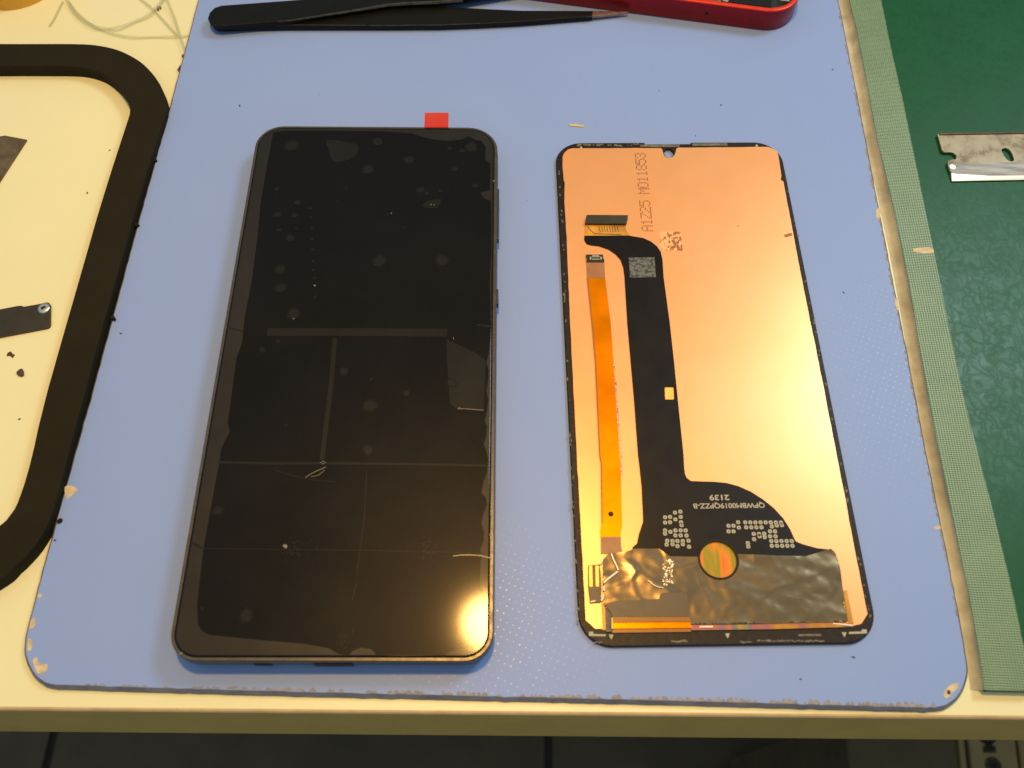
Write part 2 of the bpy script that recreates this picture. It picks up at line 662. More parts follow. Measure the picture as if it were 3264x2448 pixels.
M_chrome = simple('bright steel', (0.85, 0.82, 0.72), 0.22, metal=1.0)
M_rusty = simple('rust brown steel', (0.13, 0.10, 0.055), 0.5, vary=0.4, scale=220, metal=0.3)
# clear plastic
n = N('clear plastic strand')
n.set('Base Color', (0.62, 0.62, 0.50))
n.set('Roughness', 0.25)
tr = n.new('ShaderNodeBsdfTransparent')
tr.inputs[0].default_value = (0.93, 0.93, 0.86, 1)
mx = n.new('ShaderNodeMixShader')
mx.inputs[0].default_value = 0.20
n.link(tr.outputs[0], mx.inputs[1])
n.link(n.b.outputs[0], mx.inputs[2])
n.link(mx.outputs[0], n.t.nodes['Material Output'].inputs[0])
M_clear = n.m
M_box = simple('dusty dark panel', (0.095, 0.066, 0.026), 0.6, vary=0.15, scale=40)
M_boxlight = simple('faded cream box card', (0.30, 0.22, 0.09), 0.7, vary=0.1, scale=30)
M_ink = simple('black print ink', (0.018, 0.015, 0.010), 0.7)

ZT = -2.0      # table top, the blue board is 2 mm thick

# ------------------------------------------------------------------ floor and table
floor = MB()
ZF = -760.0
g = MB().prism([Vector((-1800, -1500)), Vector((1800, -1500)), Vector((1800, 1500)), Vector((-1800, 1500))], ZF - 20, ZF - 3)
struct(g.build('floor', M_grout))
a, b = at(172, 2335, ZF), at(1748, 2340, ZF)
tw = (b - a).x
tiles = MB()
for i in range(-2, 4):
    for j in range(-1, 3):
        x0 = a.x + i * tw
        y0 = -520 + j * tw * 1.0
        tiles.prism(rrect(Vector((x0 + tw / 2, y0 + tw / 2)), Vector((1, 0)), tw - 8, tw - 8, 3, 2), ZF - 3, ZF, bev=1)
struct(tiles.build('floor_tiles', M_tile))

e0, e1 = at(0, 2252, ZT), at(3264, 2281, ZT)
b0, b1 = at(0, 2331, -30), at(3264, 2357, -30)
ed = (e1 - e0).xy.normalized()
L0 = e0.xy - ed * 500
L1 = e1.xy + ed * 500
table = thing('work_table', 'cream laminate work table with a square front edge under everything', 'table', (0, 250, -30))
nrm = Vector((ed.y, -ed.x))            # towards the viewer
if nrm.y > 0:
    nrm = -nrm
out = max(0.5, (b0.xy - e0.xy).dot(nrm))
t = MB()
back = Vector((0, 1)) * 900
t.prism([L0, L1, L1 + back, L0 + back], -30, ZT)
t.build('table_top', M_table, table)
r = MB()
prof = [(0.0, ZT), (0.45, ZT - 0.15), (0.8, ZT - 0.6), (0.95, ZT - 1.6)]
vv, ff = [], []
for d, z in prof + [(0, ZT - 1.6)]:
    for q in (L0, L1):
        p = q + nrm * d
        vv.append((p.x, p.y, z))
for i in range(3):
    ff.append((2 * i, 2 * i + 1, 2 * i + 3, 2 * i + 2))
r.add(vv, ff)
r.build('edge_seam', M_round, table)
r = MB()
vv, ff = [], []
for d, z in [(0.0, ZT - 1.6), (0.95, ZT - 1.6), (out, -30), (0.0, -30)]:
    for q in (L0, L1):
        p = q + nrm * d
        vv.append((p.x, p.y, z))
for i in range(4):
    j = (i + 1) % 4
    ff.append((2 * i, 2 * i + 1, 2 * j + 1, 2 * j))
r.add(vv, ff)
r.build('front_edge', M_edge, table)

# things standing on the floor under the table's right end
ZB = -420.0
bx = thing('storage_box', 'dark flat-topped box standing on the floor under the table front', 'box', at(2900, 2420, ZF))
q = px([(2692, 2300), (3050, 2300), (3076, 2560), (2722, 2560)], ZB)
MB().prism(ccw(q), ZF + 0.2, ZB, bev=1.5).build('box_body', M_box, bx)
q = px([(3050, 2300), (3066, 2300), (3094, 2560), (3076, 2560)], ZB + 2)
MB().prism(ccw(q), ZF + 0.2, ZB + 2).build('box_edge', M_boxlight, bx)
pk = thing('carton', 'faded cream carton with printed symbols under the table corner', 'box', at(3190, 2420, ZF))
q = px([(3082, 2300), (3228, 2300), (3262, 2560), (3112, 2560)], ZB + 4)
MB().prism(ccw(q), ZF + 0.2, ZB + 4, bev=1.0).build('carton_body', M_boxlight, pk)
q = px([(3236, 2300), (3400, 2300), (3440, 2560), (3270, 2560)], ZB - 6)
cb = thing('carton', 'plain cream carton at the far right edge beneath the table corner', 'box', at(3340, 2420, ZF))
MB().prism(ccw(q), ZF + 0.2, ZB - 6, bev=1.0).build('carton_body', M_boxlight, cb)
ink = MB()
zi = ZB + 4.05
# arc
ring = [at(3148 + 20 * math.cos(a_), 2352 + 12 * math.sin(a_), 0) for a_ in [math.radians(x) for x in range(0, 181, 20)]]
pa = [at(3148 + 20 * math.cos(math.radians(x)), 2350 + 13 * math.sin(math.radians(x)), zi) for x in range(0, 181, 15)]
ink.ribbon(pa, 4.0, 0.3)
for (x, y, w_) in ((3152, 2375, 24), (3155, 2384, 44), (3156, 2393, 46)):
    k_ = int(w_ / 6)
    for i in range(k_):
        c = x - w_ / 2 + 6 * (i + 0.5)
        ink.ribbon([at(c - 2.3, y, zi), at(c + 2.3, y, zi)], 2.6 if y > 2380 else 3.4, 0.3)
c0 = at(3166, 2440, zi)
rr = (at(3192, 2440, zi) - c0).length
ink.prism([c0.xy + Vector((math.cos(a_), math.sin(a_))) * rr for a_ in [i * math.pi / 16 for i in range(32)]], zi - 0.1, zi + 0.1,
          holes=[[c0.xy + Vector((math.cos(a_), math.sin(a_))) * rr * 0.80 for a_ in [i * math.pi / 16 for i in range(32)]]])
for k_ in range(3):
    a_ = math.radians(90 + 120 * k_)
    dv = Vector((math.cos(a_), math.sin(a_), 0))
    ink.ribbon([c0, c0 + dv * rr * 0.30, c0 + dv * rr * 0.72], [2.0, 7.0, 4.5], 0.3)
ink.build('printed_symbols', M_ink, pk)

# ------------------------------------------------------------------ blue board
left = [(655, -75), (635, 0), (553, 310), (427, 769), (283.5, 1300), (193, 1620), (108.5, 1934.5)]
corn = [(86.8, 2021), (83, 2070), (92, 2113), (114, 2151), (150, 2176), (189, 2183)]
bot = [(600, 2195), (1094, 2208), (1640, 2221), (2194, 2234), (2618, 2246)]
corn2 = [(2950, 2256), (3008, 2248.7), (3046.6, 2222), (3072, 2178), (3080, 2131), (3073, 2082.8)]
right = [(3056, 1981.8), (3041.8, 1900), (2940, 1400), (2906.3, 1222), (2855.6, 961.6), (2785.7, 600), (2740, 358.8), (2669, 0), (2655, -75)]
B = px(left) + smooth(px(corn), 3) + px(bot) + smooth(px(corn2), 3) + px(right)
B = dens(ccw(B), 2.2)
B = [q + Vector((random.gauss(0, 0.05), random.gauss(0, 0.05))) for q in B]
board = thing('blue_board', 'pale blue laminated work board with chipped edges under the phone and panel', 'work board', (20, 150, ZT))
m = MB()
m.loft(B, [(-0.9, ZT), (-0.75, -0.8), (-0.12, -0.1), (0.0, 0.0)], mi=0, mi_top=1)
m.build('board_body', [M_blueside, M_blue], board)
ch = MB()
chips = [[(206, 1553), (226, 1548), (248, 1560), (240, 1570), (226, 1582), (214, 1592), (210, 1580)],
         [(122, 1893), (133, 1895), (131, 1905), (121, 1907)],
         [(100, 1975), (112, 1973), (113, 1990), (104, 2003), (94, 2003)],
         [(90, 2037), (101, 2040), (103, 2060), (96, 2075), (87, 2068)],
         [(106, 2102), (118, 2095), (122, 2110), (135, 2119), (150, 2116), (151, 2132), (140, 2146), (122, 2148), (112, 2132), (108, 2116)],
         [(2795, 668), (2806, 660), (2806, 690), (2797, 700), (2792, 690)],
         [(2852, 955), (2860, 950), (2864, 985), (2857, 988)],
         [(2976, 1680), (2995, 1674), (2999, 1685), (2985, 1688)]]
for c in chips:
    ch.prism(jitter(smooth(px(c), 2, True), 0.06), -0.05, 0.06)
ch.pieces('chipped_patch', M_chip, board)
ch = MB()
q = [(3008, 2212), (3018, 2192), (3040, 2180), (3056, 2178), (3052, 2192), (3036, 2208), (3024, 2222), (3012, 2224)]
ch.prism(smooth(px(q), 3, True), -0.05, 0.07, holes=[blob(at(3024, 2207).xy, 0.5)])
ch.prism(blob(at(3024, 2207).xy, 0.5), -0.05, 0.04, mi=1)
ch.build('chipped_corner', [M_chip, M_dark], board)
sc = MB()
x = 190
while x < 2990:
    wd = random.uniform(8, 30)
    t_ = (x - 190) / 2800
    yb = 2183 + t_ * 73.5 if x < 2618 else 2246 + (x - 2618) * 0.03
    hh = random.uniform(9, 18) * (0.55 + 0.6 * t_)
    if random.random() < 0.35 + 0.6 * t_:
        pts = [(x, yb - 0.5), (x + wd * 0.2, yb - hh * random.uniform(0.6, 1)), (x + wd * 0.6, yb - hh * random.uniform(0.7, 1.1)), (x + wd, yb - 0.5)]
        sc.prism(px(pts), -0.05, 0.04 + random.uniform(0, 0.03))
    x += wd * random.uniform(0.5, 1.1)
for y in range(20, 2060, 11):
    if random.random() < 0.45:
        i = [k for k in range(len(right) - 1) if right[k + 1][1] <= y <= right[k][1]]
        if i:
            (xa, ya), (xb, yb) = right[i[0]], right[i[0] + 1]
            xx = xa + (xb - xa) * (y - ya) / (yb - ya)
            wd = random.uniform(2, 7)
            sc.prism(px([(xx - wd, y), (xx - wd * 0.6, y + 8), (xx + 1, y + 10), (xx, y - 3)]), -0.05, 0.04 + random.uniform(0, 0.03))
sc.build('scuffed_rim', M_chipgrey, board)['kind'] = 'stuff'

# ------------------------------------------------------------------ green mat and mesh tape
ZG = 1.0
tleft = [(2691, -75), (2706.5, 0), (2729, 93.4), (2760.7, 254), (2798, 456), (2836.4, 610), (2875, 792.9), (2911, 985.7), (2940, 1159), (2983.4, 1400), (3036, 1650), (3089.8, 1900), (3128.3, 2140.5), (3136, 2199)]
tright = [(2788, -75), (2807, 0), (2839, 157), (2880, 336), (2917.6, 523), (2935, 605), (2969, 768.8), (3012.3, 985.7), (3051, 1178.6), (3098, 1380), (3158, 1610), (3214.4, 1839.8), (3262, 2060), (3294, 2203)]
gl = px(tleft, ZG)
Gm = [q.lerp(p, 0.12) for q, p in zip(gl, px(tright, ZG))]
g = MB()
e_ = px([(3294, 2203), (3700, 2206), (3560, -75)], ZG)
g.loft(ccw(Gm + e_), [(0, ZT), (0, ZG - 0.3), (0.3, ZG)])
tag(g.build('cutting_mat', M_green), 'dark green scratched cutting mat on the right of the table', 'cutting mat')
gmat = [o_ for o_ in C.objects if o_.name == 'cutting_mat'][0]
bs = MB()  # sloped strip added in place of the mat's soft shadow on the table
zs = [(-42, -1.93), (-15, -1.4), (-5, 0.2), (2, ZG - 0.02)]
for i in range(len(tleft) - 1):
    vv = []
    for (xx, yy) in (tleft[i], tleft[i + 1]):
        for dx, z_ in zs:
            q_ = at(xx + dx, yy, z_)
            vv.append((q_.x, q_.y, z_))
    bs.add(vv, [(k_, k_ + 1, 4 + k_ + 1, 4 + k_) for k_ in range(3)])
bs.build('painted_shade_strip', M_shadestrip, gmat, smooth_ang=180)
A_ = [p for p in smooth(gl, 1)]
def serr(pts, amp, pitch=0.62):
    out = []
    L = []
    for i in range(len(pts) - 1):
        a_, b_ = pts[i], pts[i + 1]
        k_ = max(1, int((b_ - a_).length / (pitch / 2)))
        for j in range(k_):
            L.append(a_.lerp(b_, j / k_))
    L.append(pts[-1])
    for i, q in enumerate(L):
        t_ = (L[min(i + 1, len(L) - 1)] - L[max(i - 1, 0)]).normalized()
        nn = Vector((-t_.y, t_.x))
        out.append(q + nn * ((amp if i % 2 else -amp) * random.uniform(0.3, 1.2)))
    return out
sl = serr(gl, 0.16)
sr_ = serr(px(tright, ZG), 0.16)
nq = min(len(sl), len(sr_))
# quads across the tape so it stays a fine sheet
def resample(L, n_):
    return [L[int(i * (len(L) - 1) / (n_ - 1))] for i in range(n_)]
sl, sr_ = resample(sl, nq), resample(sr_, nq)
tp = MB()
vv, ff = [], []
for a_, b_ in zip(sl, sr_):
    vv += [(a_.x, a_.y, ZG + 0.05), (b_.x, b_.y, ZG + 0.05), (b_.x, b_.y, ZG + 0.28), (a_.x, a_.y, ZG + 0.28)]
for i in range(nq - 1):
    for k_ in range(4):
        a_, b_ = i * 4 + k_, i * 4 + (k_ + 1) % 4
        ff.append((a_, b_, b_ + 4, a_ + 4))
ff += [(3, 2, 1, 0), tuple(len(vv) - 4 + k_ for k_ in range(4))]
tp.add(vv, ff)
tag(tp.build('mesh_tape', M_mesh), 'light green woven tape strip along the left border of the cutting mat', 'tape')
fl = MB().prism(jitter(px([(2908, 793), (2960, 790), (2974, 797), (2974, 808), (2940, 811), (2908, 804)], ZG), 0.1), ZG + 0.29, ZG + 0.36)
tag(fl.build('tape_scrap', M_chip), 'small cream scrap stuck on the light green woven tape', 'scrap')

# ------------------------------------------------------------------ black foam frame on the left
ZR = 2.5
o_top = [(-420, 139), (-150, 139), (0, 139), (150, 139), (261.6, 140), (317.6, 145), (373.7, 158), (422, 180), (459.6, 206), (493, 243), (515.7, 280), (529, 325), (530, 350), (524, 375),
         (512.5, 412), (466.4, 552), (410, 745), (340.5, 992), (309, 1105), (285, 1195), (257, 1299), (227, 1410), (196, 1530), (168, 1630), (140, 1695), (95, 1760), (40, 1815), (0, 1850), (-120, 1905), (-420, 1930)]
i_top = [(-420, 212), (-150, 212), (0, 211), (187, 211), (261.6, 215), (317.6, 231.7), (362, 261.6), (394, 299), (411, 336), (413, 355), (403.6, 392.4), (330.8, 617), (260, 861), (189.8, 1105), (136, 1300),
         (92, 1489.8), (54, 1603.7), (27, 1647), (0, 1674), (-60, 1715), (-180, 1740), (-420, 1745)]
def thin_close(o, i, z):
    return smooth(px(o, z), 3) + smooth(px(i, z), 3)[::-1]
fr = MB()
fr.prism(jitter(ccw(thin_close(o_top, i_top, ZR)), 0.035), ZT + 0.02, ZR, bev=0.25)
for (x, y) in ((496, 512), (437, 718), (362, 1015), (190, 1660)):
    p = at(x, y, 0.5)
    fr.prism(blob(p.xy, random.uniform(0.35, 0.6), 8, 0.5, 1.4), 0.05, random.uniform(0.6, 1.2))
tag(fr.build('rubber_gasket', M_rubber), 'thick black foam rubber gasket loop with rounded corners beside the blue board', 'gasket')

# ------------------------------------------------------------------ phone with new screen
def fitrect(P, z):
    q = [at(x, y, z).xy for x, y in P]
    c = sum(q, Vector((0, 0))) / 4
    u = ((q[1] - q[0]) + (q[2] - q[3])).normalized()
    w = ((q[1] - q[0]).length + (q[2] - q[3]).length) / 2
    h = ((q[3] - q[0]).length + (q[2] - q[1]).length) / 2
    return c, u, w, h
c, u, w, h = fitrect([(826, 396), (1591, 404.4), (1569.5, 2108), (519.5, 2112)], 8)
v = Vector((-u.y, u.x))
Z8 = 8.0
phone = thing('phone', 'black phone lying face up with filmed screen and red pull tab', 'phone', (c.x, c.y, 0))
m = MB()
m.loft(rrect(c, u, w, h, [7.0, 9.5, 8.5, 7.0], 10), [(3.2, 0.05), (1.2, 0.8), (0.3, 2.4), (0.0, 4.5), (0.15, 6.6)])
m.build('phone_body', M_body, phone, smooth_ang=50)
m = MB()
hole = rrect(c, u, w - 2.0, h - 2.0, [6.0, 8.5, 7.5, 6.0], 10)
m.loft(rrect(c, u, w - 0.3, h - 0.3, [6.9, 9.4, 8.4, 6.9], 10), [(0, 6.6), (0.0, 7.5), (0.2, 7.75)], holes=[hole])
m.build('rim', M_rim, phone, smooth_ang=40)
scr = MB().loft(rrect(c, u, w - 2.3, h - 2.3, [5.8, 8.3, 7.3, 5.8], 10), [(0, 6.7), (0, 7.6), (0.12, 7.82), (0.5, 7.95)]).build('screen', M_glass, phone, smooth_ang=60)
cam_p = at(1203.5, 451.6, 8).xy
cm = MB()
cm.prism(blob(cam_p, 1.55, 24, 0.0), 8.062, 8.09)
cm.build('front_camera', M_filmmark, scr)
ports = MB()
lowc = c - v * (h / 2)
usb = thing
def side_box(parent, name, pA, pB, z0, z1, d0, d1, nrm_, mat):
    b_ = MB()
    b_.prism([pA + nrm_ * d0, pB + nrm_ * d0, pB + nrm_ * d1, pA + nrm_ * d1], z0, z1, bev=0.2 if z1 - z0 > 1 else 0)
    return b_.build(name, mat, parent)
def along_bottom(xpx):
    p = at(xpx, 2112, 8).xy
    return c - v * (h / 2) + u * ((p - c).dot(u))
side_box(phone, 'charging_port', along_bottom(992), along_bottom(1118), 2.6, 5.8, -0.3, 0.12, -v, M_black)
side_box(phone, 'speaker_slot', along_bottom(799), along_bottom(856), 3.3, 5.4, -0.3, 0.12, -v, M_black)
def along_right(ypx):
    p = at(1580, ypx, 8).xy
    return c + u * (w / 2) + v * ((p - c).dot(v))
side_box(phone, 'volume_button', along_right(584), along_right(745), 3.2, 5.4, -0.4, 0.45, u, M_body)
side_box(phone, 'power_button', along_right(905), along_right(953), 3.2, 5.4, -0.4, 0.45, u, M_body)
# film
ZL = 7.97
flm = MB()
Rf = rrect(c, u, w - 3.1, h - 3.0, [5.4, 7.9, 6.9, 5.4], 10)
flm.prism(Rf, ZL, ZL + 0.06)
filmo = flm.build('protective_film', M_film, phone)
K1 = lambda x, y: (700 + x / 2.304, 380 + y / 2.304)
K2 = lambda x, y: (500 + x / 1.3825, 1000 + y / 1.3825)
inner = [K1(x, y) for x, y in ((395, 95), (350, 330), (300, 620), (280, 850), (235, 1200), (185, 1450), (165, 1640))]
inner += [K2(x, y) for x, y in ((350, 200), (318, 440), (312, 480), (322, 520), (300, 560), (282, 600), (275, 660), (255, 760), (240, 850), (222, 940), (205, 1040), (192, 1150), (178, 1280), (182, 1370), (200, 1400), (230, 1415), (450, 1438),
                               (650, 1455), (760, 1475), (800, 1500), (845, 1505), (865, 1485), (900, 1472), (945, 1478), (968, 1505), (1100, 1508), (1270, 1505), (1290, 1490), (1340, 1478), (1390, 1470), (1430, 1440))]
rb = [(1445, 1380), (1455, 1300), (1440, 1240), (1425, 1200), (1425, 1150), (1428, 1080), (1425, 1040), (1440, 1000), (1442, 960), (1430, 925), (1440, 880), (1455, 840), (1450, 810), (1430, 790), (1440, 740), (1455, 700), (1460, 640), (1450, 600),
      (1440, 575), (1452, 540), (1455, 500), (1445, 470), (1455, 430), (1460, 380), (1452, 340), (1460, 300), (1462, 250), (1452, 215), (1462, 180), (1470, 100), (1475, 30)]
inner += [K2(x, y) for x, y in rb]
inner += [K1(x, y) for x, y in ((1990, 1480), (1985, 1200), (1995, 1000), (1995, 700), (1990, 600), (1960, 590), (1930, 570), (1915, 540), (1985, 520), (1990, 330), (1950, 300), (1955, 200), (1920, 160), (1870, 150), (1830, 125), (1780, 150), (1700, 160),
                               (1600, 155), (1500, 135), (1410, 105), (1200, 90), (800, 85), (500, 85))]
inw = ccw(px(inner, 8))
mg = MB()
mg.prism(offset(ccw(Rf), 0.05), ZL + 0.03, ZL + 0.085, holes=[inw])
mg.build('film_margin', M_margin, filmo)
bb = MB()
zb = ZL + 0.10
pxmm1 = 1 / 2.304
for i, (x, y, r_) in enumerate([(530, 195, 52), (1390, 298, 38), (1090, 370, 42), (1725, 365, 24), (420, 512, 18), (572, 612, 24), (425, 700, 25), (550, 708, 24), (520, 873, 32), (435, 815, 18), (562, 805, 12),
                     (1175, 1040, 50), (1635, 1035, 48), (445, 1105, 42), (448, 1240, 42), (545, 1430, 48), (1880, 490, 22), (1475, 520, 28), (1520, 545, 18), (1620, 525, 15), (930, 510, 9), (1850, 205, 45), (1780, 232, 20), (1690, 215, 18),
                     (665, 655, 12), (670, 720, 11), (680, 805, 12), (680, 880, 13), (682, 960, 12), (685, 1045, 12), (690, 1110, 12), (697, 1165, 11), (703, 1305, 13), (1350, 795, 8), (860, 600, 7)]):
    P = at(*K1(x, y), 8)
    mmp = (at(K1(x, y)[0] + r_ * pxmm1, K1(x, y)[1], 8) - P).length
    bb.loft(blob(P.xy, mmp * 1.12, 22, 0.12), [(0, zb - 0.03), (0, zb + 0.001 * (i % 3)), (mmp * 0.3, zb + 0.002 + 0.001 * (i % 3))], mi_top=1)
for i, (x, y, r_) in enumerate([(825, 255, 20), (1300, 305, 22), (1100, 350, 14), (940, 405, 30), (270, 867, 22), (200, 1300, 8), (535, 120, 10), (465, 160, 14), (945, 290, 7), (570, 490, 6), (395, 1330, 30), (930, 600, 22)]):
    P = at(*K2(x, y), 8)
    mmp = (at(K2(x, y)[0] + r_ / 1.3825, K2(x, y)[1], 8) - P).length
    bb.loft(blob(P.xy, mmp * 1.12, 20, 0.15), [(0, zb - 0.03), (0, zb + 0.001 * (i % 3)), (mmp * 0.3, zb + 0.002 + 0.001 * (i % 3))], mi_top=1)
bb.prism(smooth(px([K1(*p) for p in ((785, 155), (900, 165), (1015, 190), (1000, 265), (940, 300), (870, 318), (825, 300), (800, 220))], 8), 2, True), zb - 0.03, zb + 0.004, mi_top=1)
bb.prism(px([K2(*p) for p in ((1276, 112), (1400, 170), (1448, 205), (1446, 300), (1440, 425), (1320, 420), (1292, 395), (1278, 200))], 8), zb - 0.035, zb - 0.002, mi_top=1)
bb.prism(smooth(px([K1(*p) for p in ((1490, 640), (1530, 600), (1625, 590), (1600, 650), (1550, 655))], 8), 2, True), zb - 0.03, zb + 0.004, mi_top=1)
bb.pieces('air_bubble', [M_halo, M_bubble], filmo)
cl = MB()  # bar and thin strips paint ceiling reflections, beside real film creases
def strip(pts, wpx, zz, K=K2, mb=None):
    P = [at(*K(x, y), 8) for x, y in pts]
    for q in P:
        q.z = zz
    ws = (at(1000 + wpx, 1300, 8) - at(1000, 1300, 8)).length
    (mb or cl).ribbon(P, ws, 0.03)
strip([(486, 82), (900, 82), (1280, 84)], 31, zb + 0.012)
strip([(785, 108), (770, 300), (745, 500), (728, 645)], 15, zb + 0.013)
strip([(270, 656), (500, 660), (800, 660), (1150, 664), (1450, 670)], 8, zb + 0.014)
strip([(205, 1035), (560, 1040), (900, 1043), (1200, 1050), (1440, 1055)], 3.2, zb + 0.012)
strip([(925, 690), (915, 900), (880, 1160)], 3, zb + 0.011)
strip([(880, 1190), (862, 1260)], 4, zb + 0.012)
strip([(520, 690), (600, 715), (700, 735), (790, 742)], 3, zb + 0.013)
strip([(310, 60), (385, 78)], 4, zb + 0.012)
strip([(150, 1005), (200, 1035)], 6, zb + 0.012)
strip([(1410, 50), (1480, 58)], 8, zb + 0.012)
cl.pieces('crease_and_painted_reflection', M_filmmark, filmo)
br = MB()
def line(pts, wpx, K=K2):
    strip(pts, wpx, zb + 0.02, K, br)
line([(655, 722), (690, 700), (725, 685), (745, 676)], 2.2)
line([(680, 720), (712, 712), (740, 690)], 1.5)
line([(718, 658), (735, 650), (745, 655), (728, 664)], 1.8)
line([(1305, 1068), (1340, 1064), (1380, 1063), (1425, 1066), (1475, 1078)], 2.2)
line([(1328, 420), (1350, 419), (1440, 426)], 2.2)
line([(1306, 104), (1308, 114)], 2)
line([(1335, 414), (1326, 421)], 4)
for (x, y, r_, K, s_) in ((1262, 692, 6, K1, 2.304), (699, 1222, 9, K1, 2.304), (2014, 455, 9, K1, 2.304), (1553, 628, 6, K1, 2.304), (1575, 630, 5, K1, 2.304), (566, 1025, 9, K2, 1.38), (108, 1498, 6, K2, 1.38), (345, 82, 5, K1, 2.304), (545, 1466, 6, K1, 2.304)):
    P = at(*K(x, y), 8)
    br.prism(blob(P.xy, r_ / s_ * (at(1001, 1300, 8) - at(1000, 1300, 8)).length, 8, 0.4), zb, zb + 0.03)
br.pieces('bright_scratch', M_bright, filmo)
sm = MB()
for (cx0, cy0, sxx, syy, nn) in ((610, 1045, 60, 45, 60), (1195, 1045, 45, 55, 60), (830, 1430, 40, 60, 30)):
    for i in range(nn):
        x, y = random.gauss(cx0, sxx * 0.5), random.gauss(cy0, syy * 0.5)
        P = at(*K2(x, y), 8)
        sm.prism(blob(P.xy, random.uniform(0.08, 0.3), 6, 0.4), zb - 0.02, zb + 0.015 + 0.0002 * i)
sm.build('film_smudge', M_bubble, filmo)['kind'] = 'stuff'
tb = MB()
q = px([(1355, 368), (1430.6, 368), (1429.3, 408.5), (1352.4, 408.5)], 7.9)
qa, qb, qc, qd = q
tv, tf = [], []
for k_ in range(7):
    t_ = k_ / 6
    for A2, B2 in ((qd, qa), (qc, qb)):
        p_ = A2.lerp(B2, t_)
        tv.append((p_.x, p_.y, 8.10 + 0.9 * t_ * t_))
    for A2, B2 in ((qd, qa), (qc, qb)):
        p_ = A2.lerp(B2, t_)
        tv.append((p_.x, p_.y, 8.22 + 0.9 * t_ * t_))
for k_ in range(6):
    o_ = 4 * k_
    tf += [(o_, o_ + 1, o_ + 5, o_ + 4), (o_ + 2, o_ + 6, o_ + 7, o_ + 3), (o_, o_ + 4, o_ + 6, o_ + 2), (o_ + 1, o_ + 3, o_ + 7, o_ + 5)]
tf += [(0, 2, 3, 1), (24, 25, 27, 26)]
tb.add(tv, tf)
tb.build('pull_tab', M_red, filmo)

# ------------------------------------------------------------------ old display panel, face down
pc, pu, pw_, ph_ = fitrect([(1773, 456), (2486.5, 449), (2803, 2053), (1843, 2059)], 1.4)
pv = Vector((-pu.y, pu.x))
panel = thing('display_panel', 'removed phone display lying face down with copper back and black flex cable', 'display panel', (pc.x, pc.y, 0))
O = rrect(pc, pu, pw_, ph_, [8.0, 8.5, 8.5, 8.0], 10)
O = ccw(O)
cut0, cut1 = at(2057, 456, 1.4).xy, at(2199, 456, 1.4).xy
O2 = []
for i in range(len(O)):
    O2.append(O[i])
    a_, b_ = O[i], O[(i + 1) % len(O)]
    if (a_ - b_).length > 40 and (a_ - pc).dot(pv) > 60 and (b_ - pc).dot(pv) > 60:
        t1 = (cut1 - a_).dot((b_ - a_).normalized())
        t0 = (cut0 - a_).dot((b_ - a_).normalized())
        dd = (b_ - a_).normalized()
        O2 += [a_ + dd * (t1 - 0.6), a_ + dd * t1 - pv * 0.6, a_ + dd * t0 - pv * 0.6, a_ + dd * (t0 + 0.3)]
Kp = lambda x, y: (1750 + x / 2.765, 430 + y / 2.765)
hc = at(2133.4, 490, 1.4).xy
hole_c = [hc + pv * 0.35 + pu * (1.6 * math.cos(i * math.pi / 12)) + pv * (2.15 * math.sin(i * math.pi / 12)) for i in range(24)]
m = MB()
m.loft(O2, [(0.35, 0.02), (0.0, 0.3), (0.0, 1.0), (0.25, 1.25)], holes=[hole_c])
m.build('bezel', M_lcdblack, panel)
ZC = 1.42
cop = [(1793.4, 530), (1793.4, 499), (1799, 486), (1811.5, 475.2), (1826, 472.5), (1950, 472.2), (2050, 472), (2105, 471.8), (2110, 474), (2112, 482), (2116, 495), (2124, 502), (2133, 504.5), (2143, 502), (2150.5, 495), (2154.5, 482), (2156, 474), (2161, 470.6),
       (2250, 470), (2360, 469), (2430, 468), (2448, 468.5), (2464, 474), (2477, 484), (2482.4, 502), (2491, 560), (2489, 574), (2497, 578), (2527.6, 740), (2552, 872), (2583, 1024), (2626.6, 1241), (2655.5, 1392), (2673, 1480), (2731, 1785), (2765, 1957), (2745.5, 1988), (2720, 1993.6),
       (2300, 2002), (1897, 2004), (1867, 1976), (1861, 1850), (1850, 1650), (1841.5, 1500), (1817.5, 1030), (1806, 755), (1799, 640), (1800, 583), (1797, 575)]
cp = MB()
cj = ccw(px(cop, ZC))
cj = dens(cj, 2.5)
cj = [q + Vector((random.gauss(0, 0.035), random.gauss(0, 0.035))) for q in cj]
cp.prism(cj, 1.2, ZC)
copper = cp.build('copper_back', M_copper, panel)
# residue along the bezel
rs = MB()
for (x0, x1, y0, y1) in ((2041, 2166, 461, 468.5), (2206, 2318, 457, 465), (2545, 2618, 2021, 2028)):
    rs.prism(jitter(dens(ccw(px([(x0, y0), (x1, y0 - 0.3), (x1, y1 - 0.3), (x0, y1)], 1.25)), 1.2), 0.06), 1.2, 1.30)
for i in range(26):
    x = random.uniform(1845, 2035)
    rs.prism(blob(at(x, 461 + random.uniform(-2, 4), 1.25).xy, random.uniform(0.2, 0.75), 9, 0.5, 0.55), 1.2, 1.29 + 0.001 * i)
for (x0, x1, y) in ((1898, 1925, 2047), (2140, 2198, 2044), (2363, 2402, 2047), (2416, 2632, 2043)):
    for k_ in range(int((x1 - x0) / 6)):
        rs.prism(blob(at(x0 + k_ * 6 + random.uniform(-2, 2), y + random.uniform(-2, 2), 1.25).xy, random.uniform(0.25, 0.42), 8, 0.5, 0.6), 1.2, 1.29 + 0.0005 * k_)
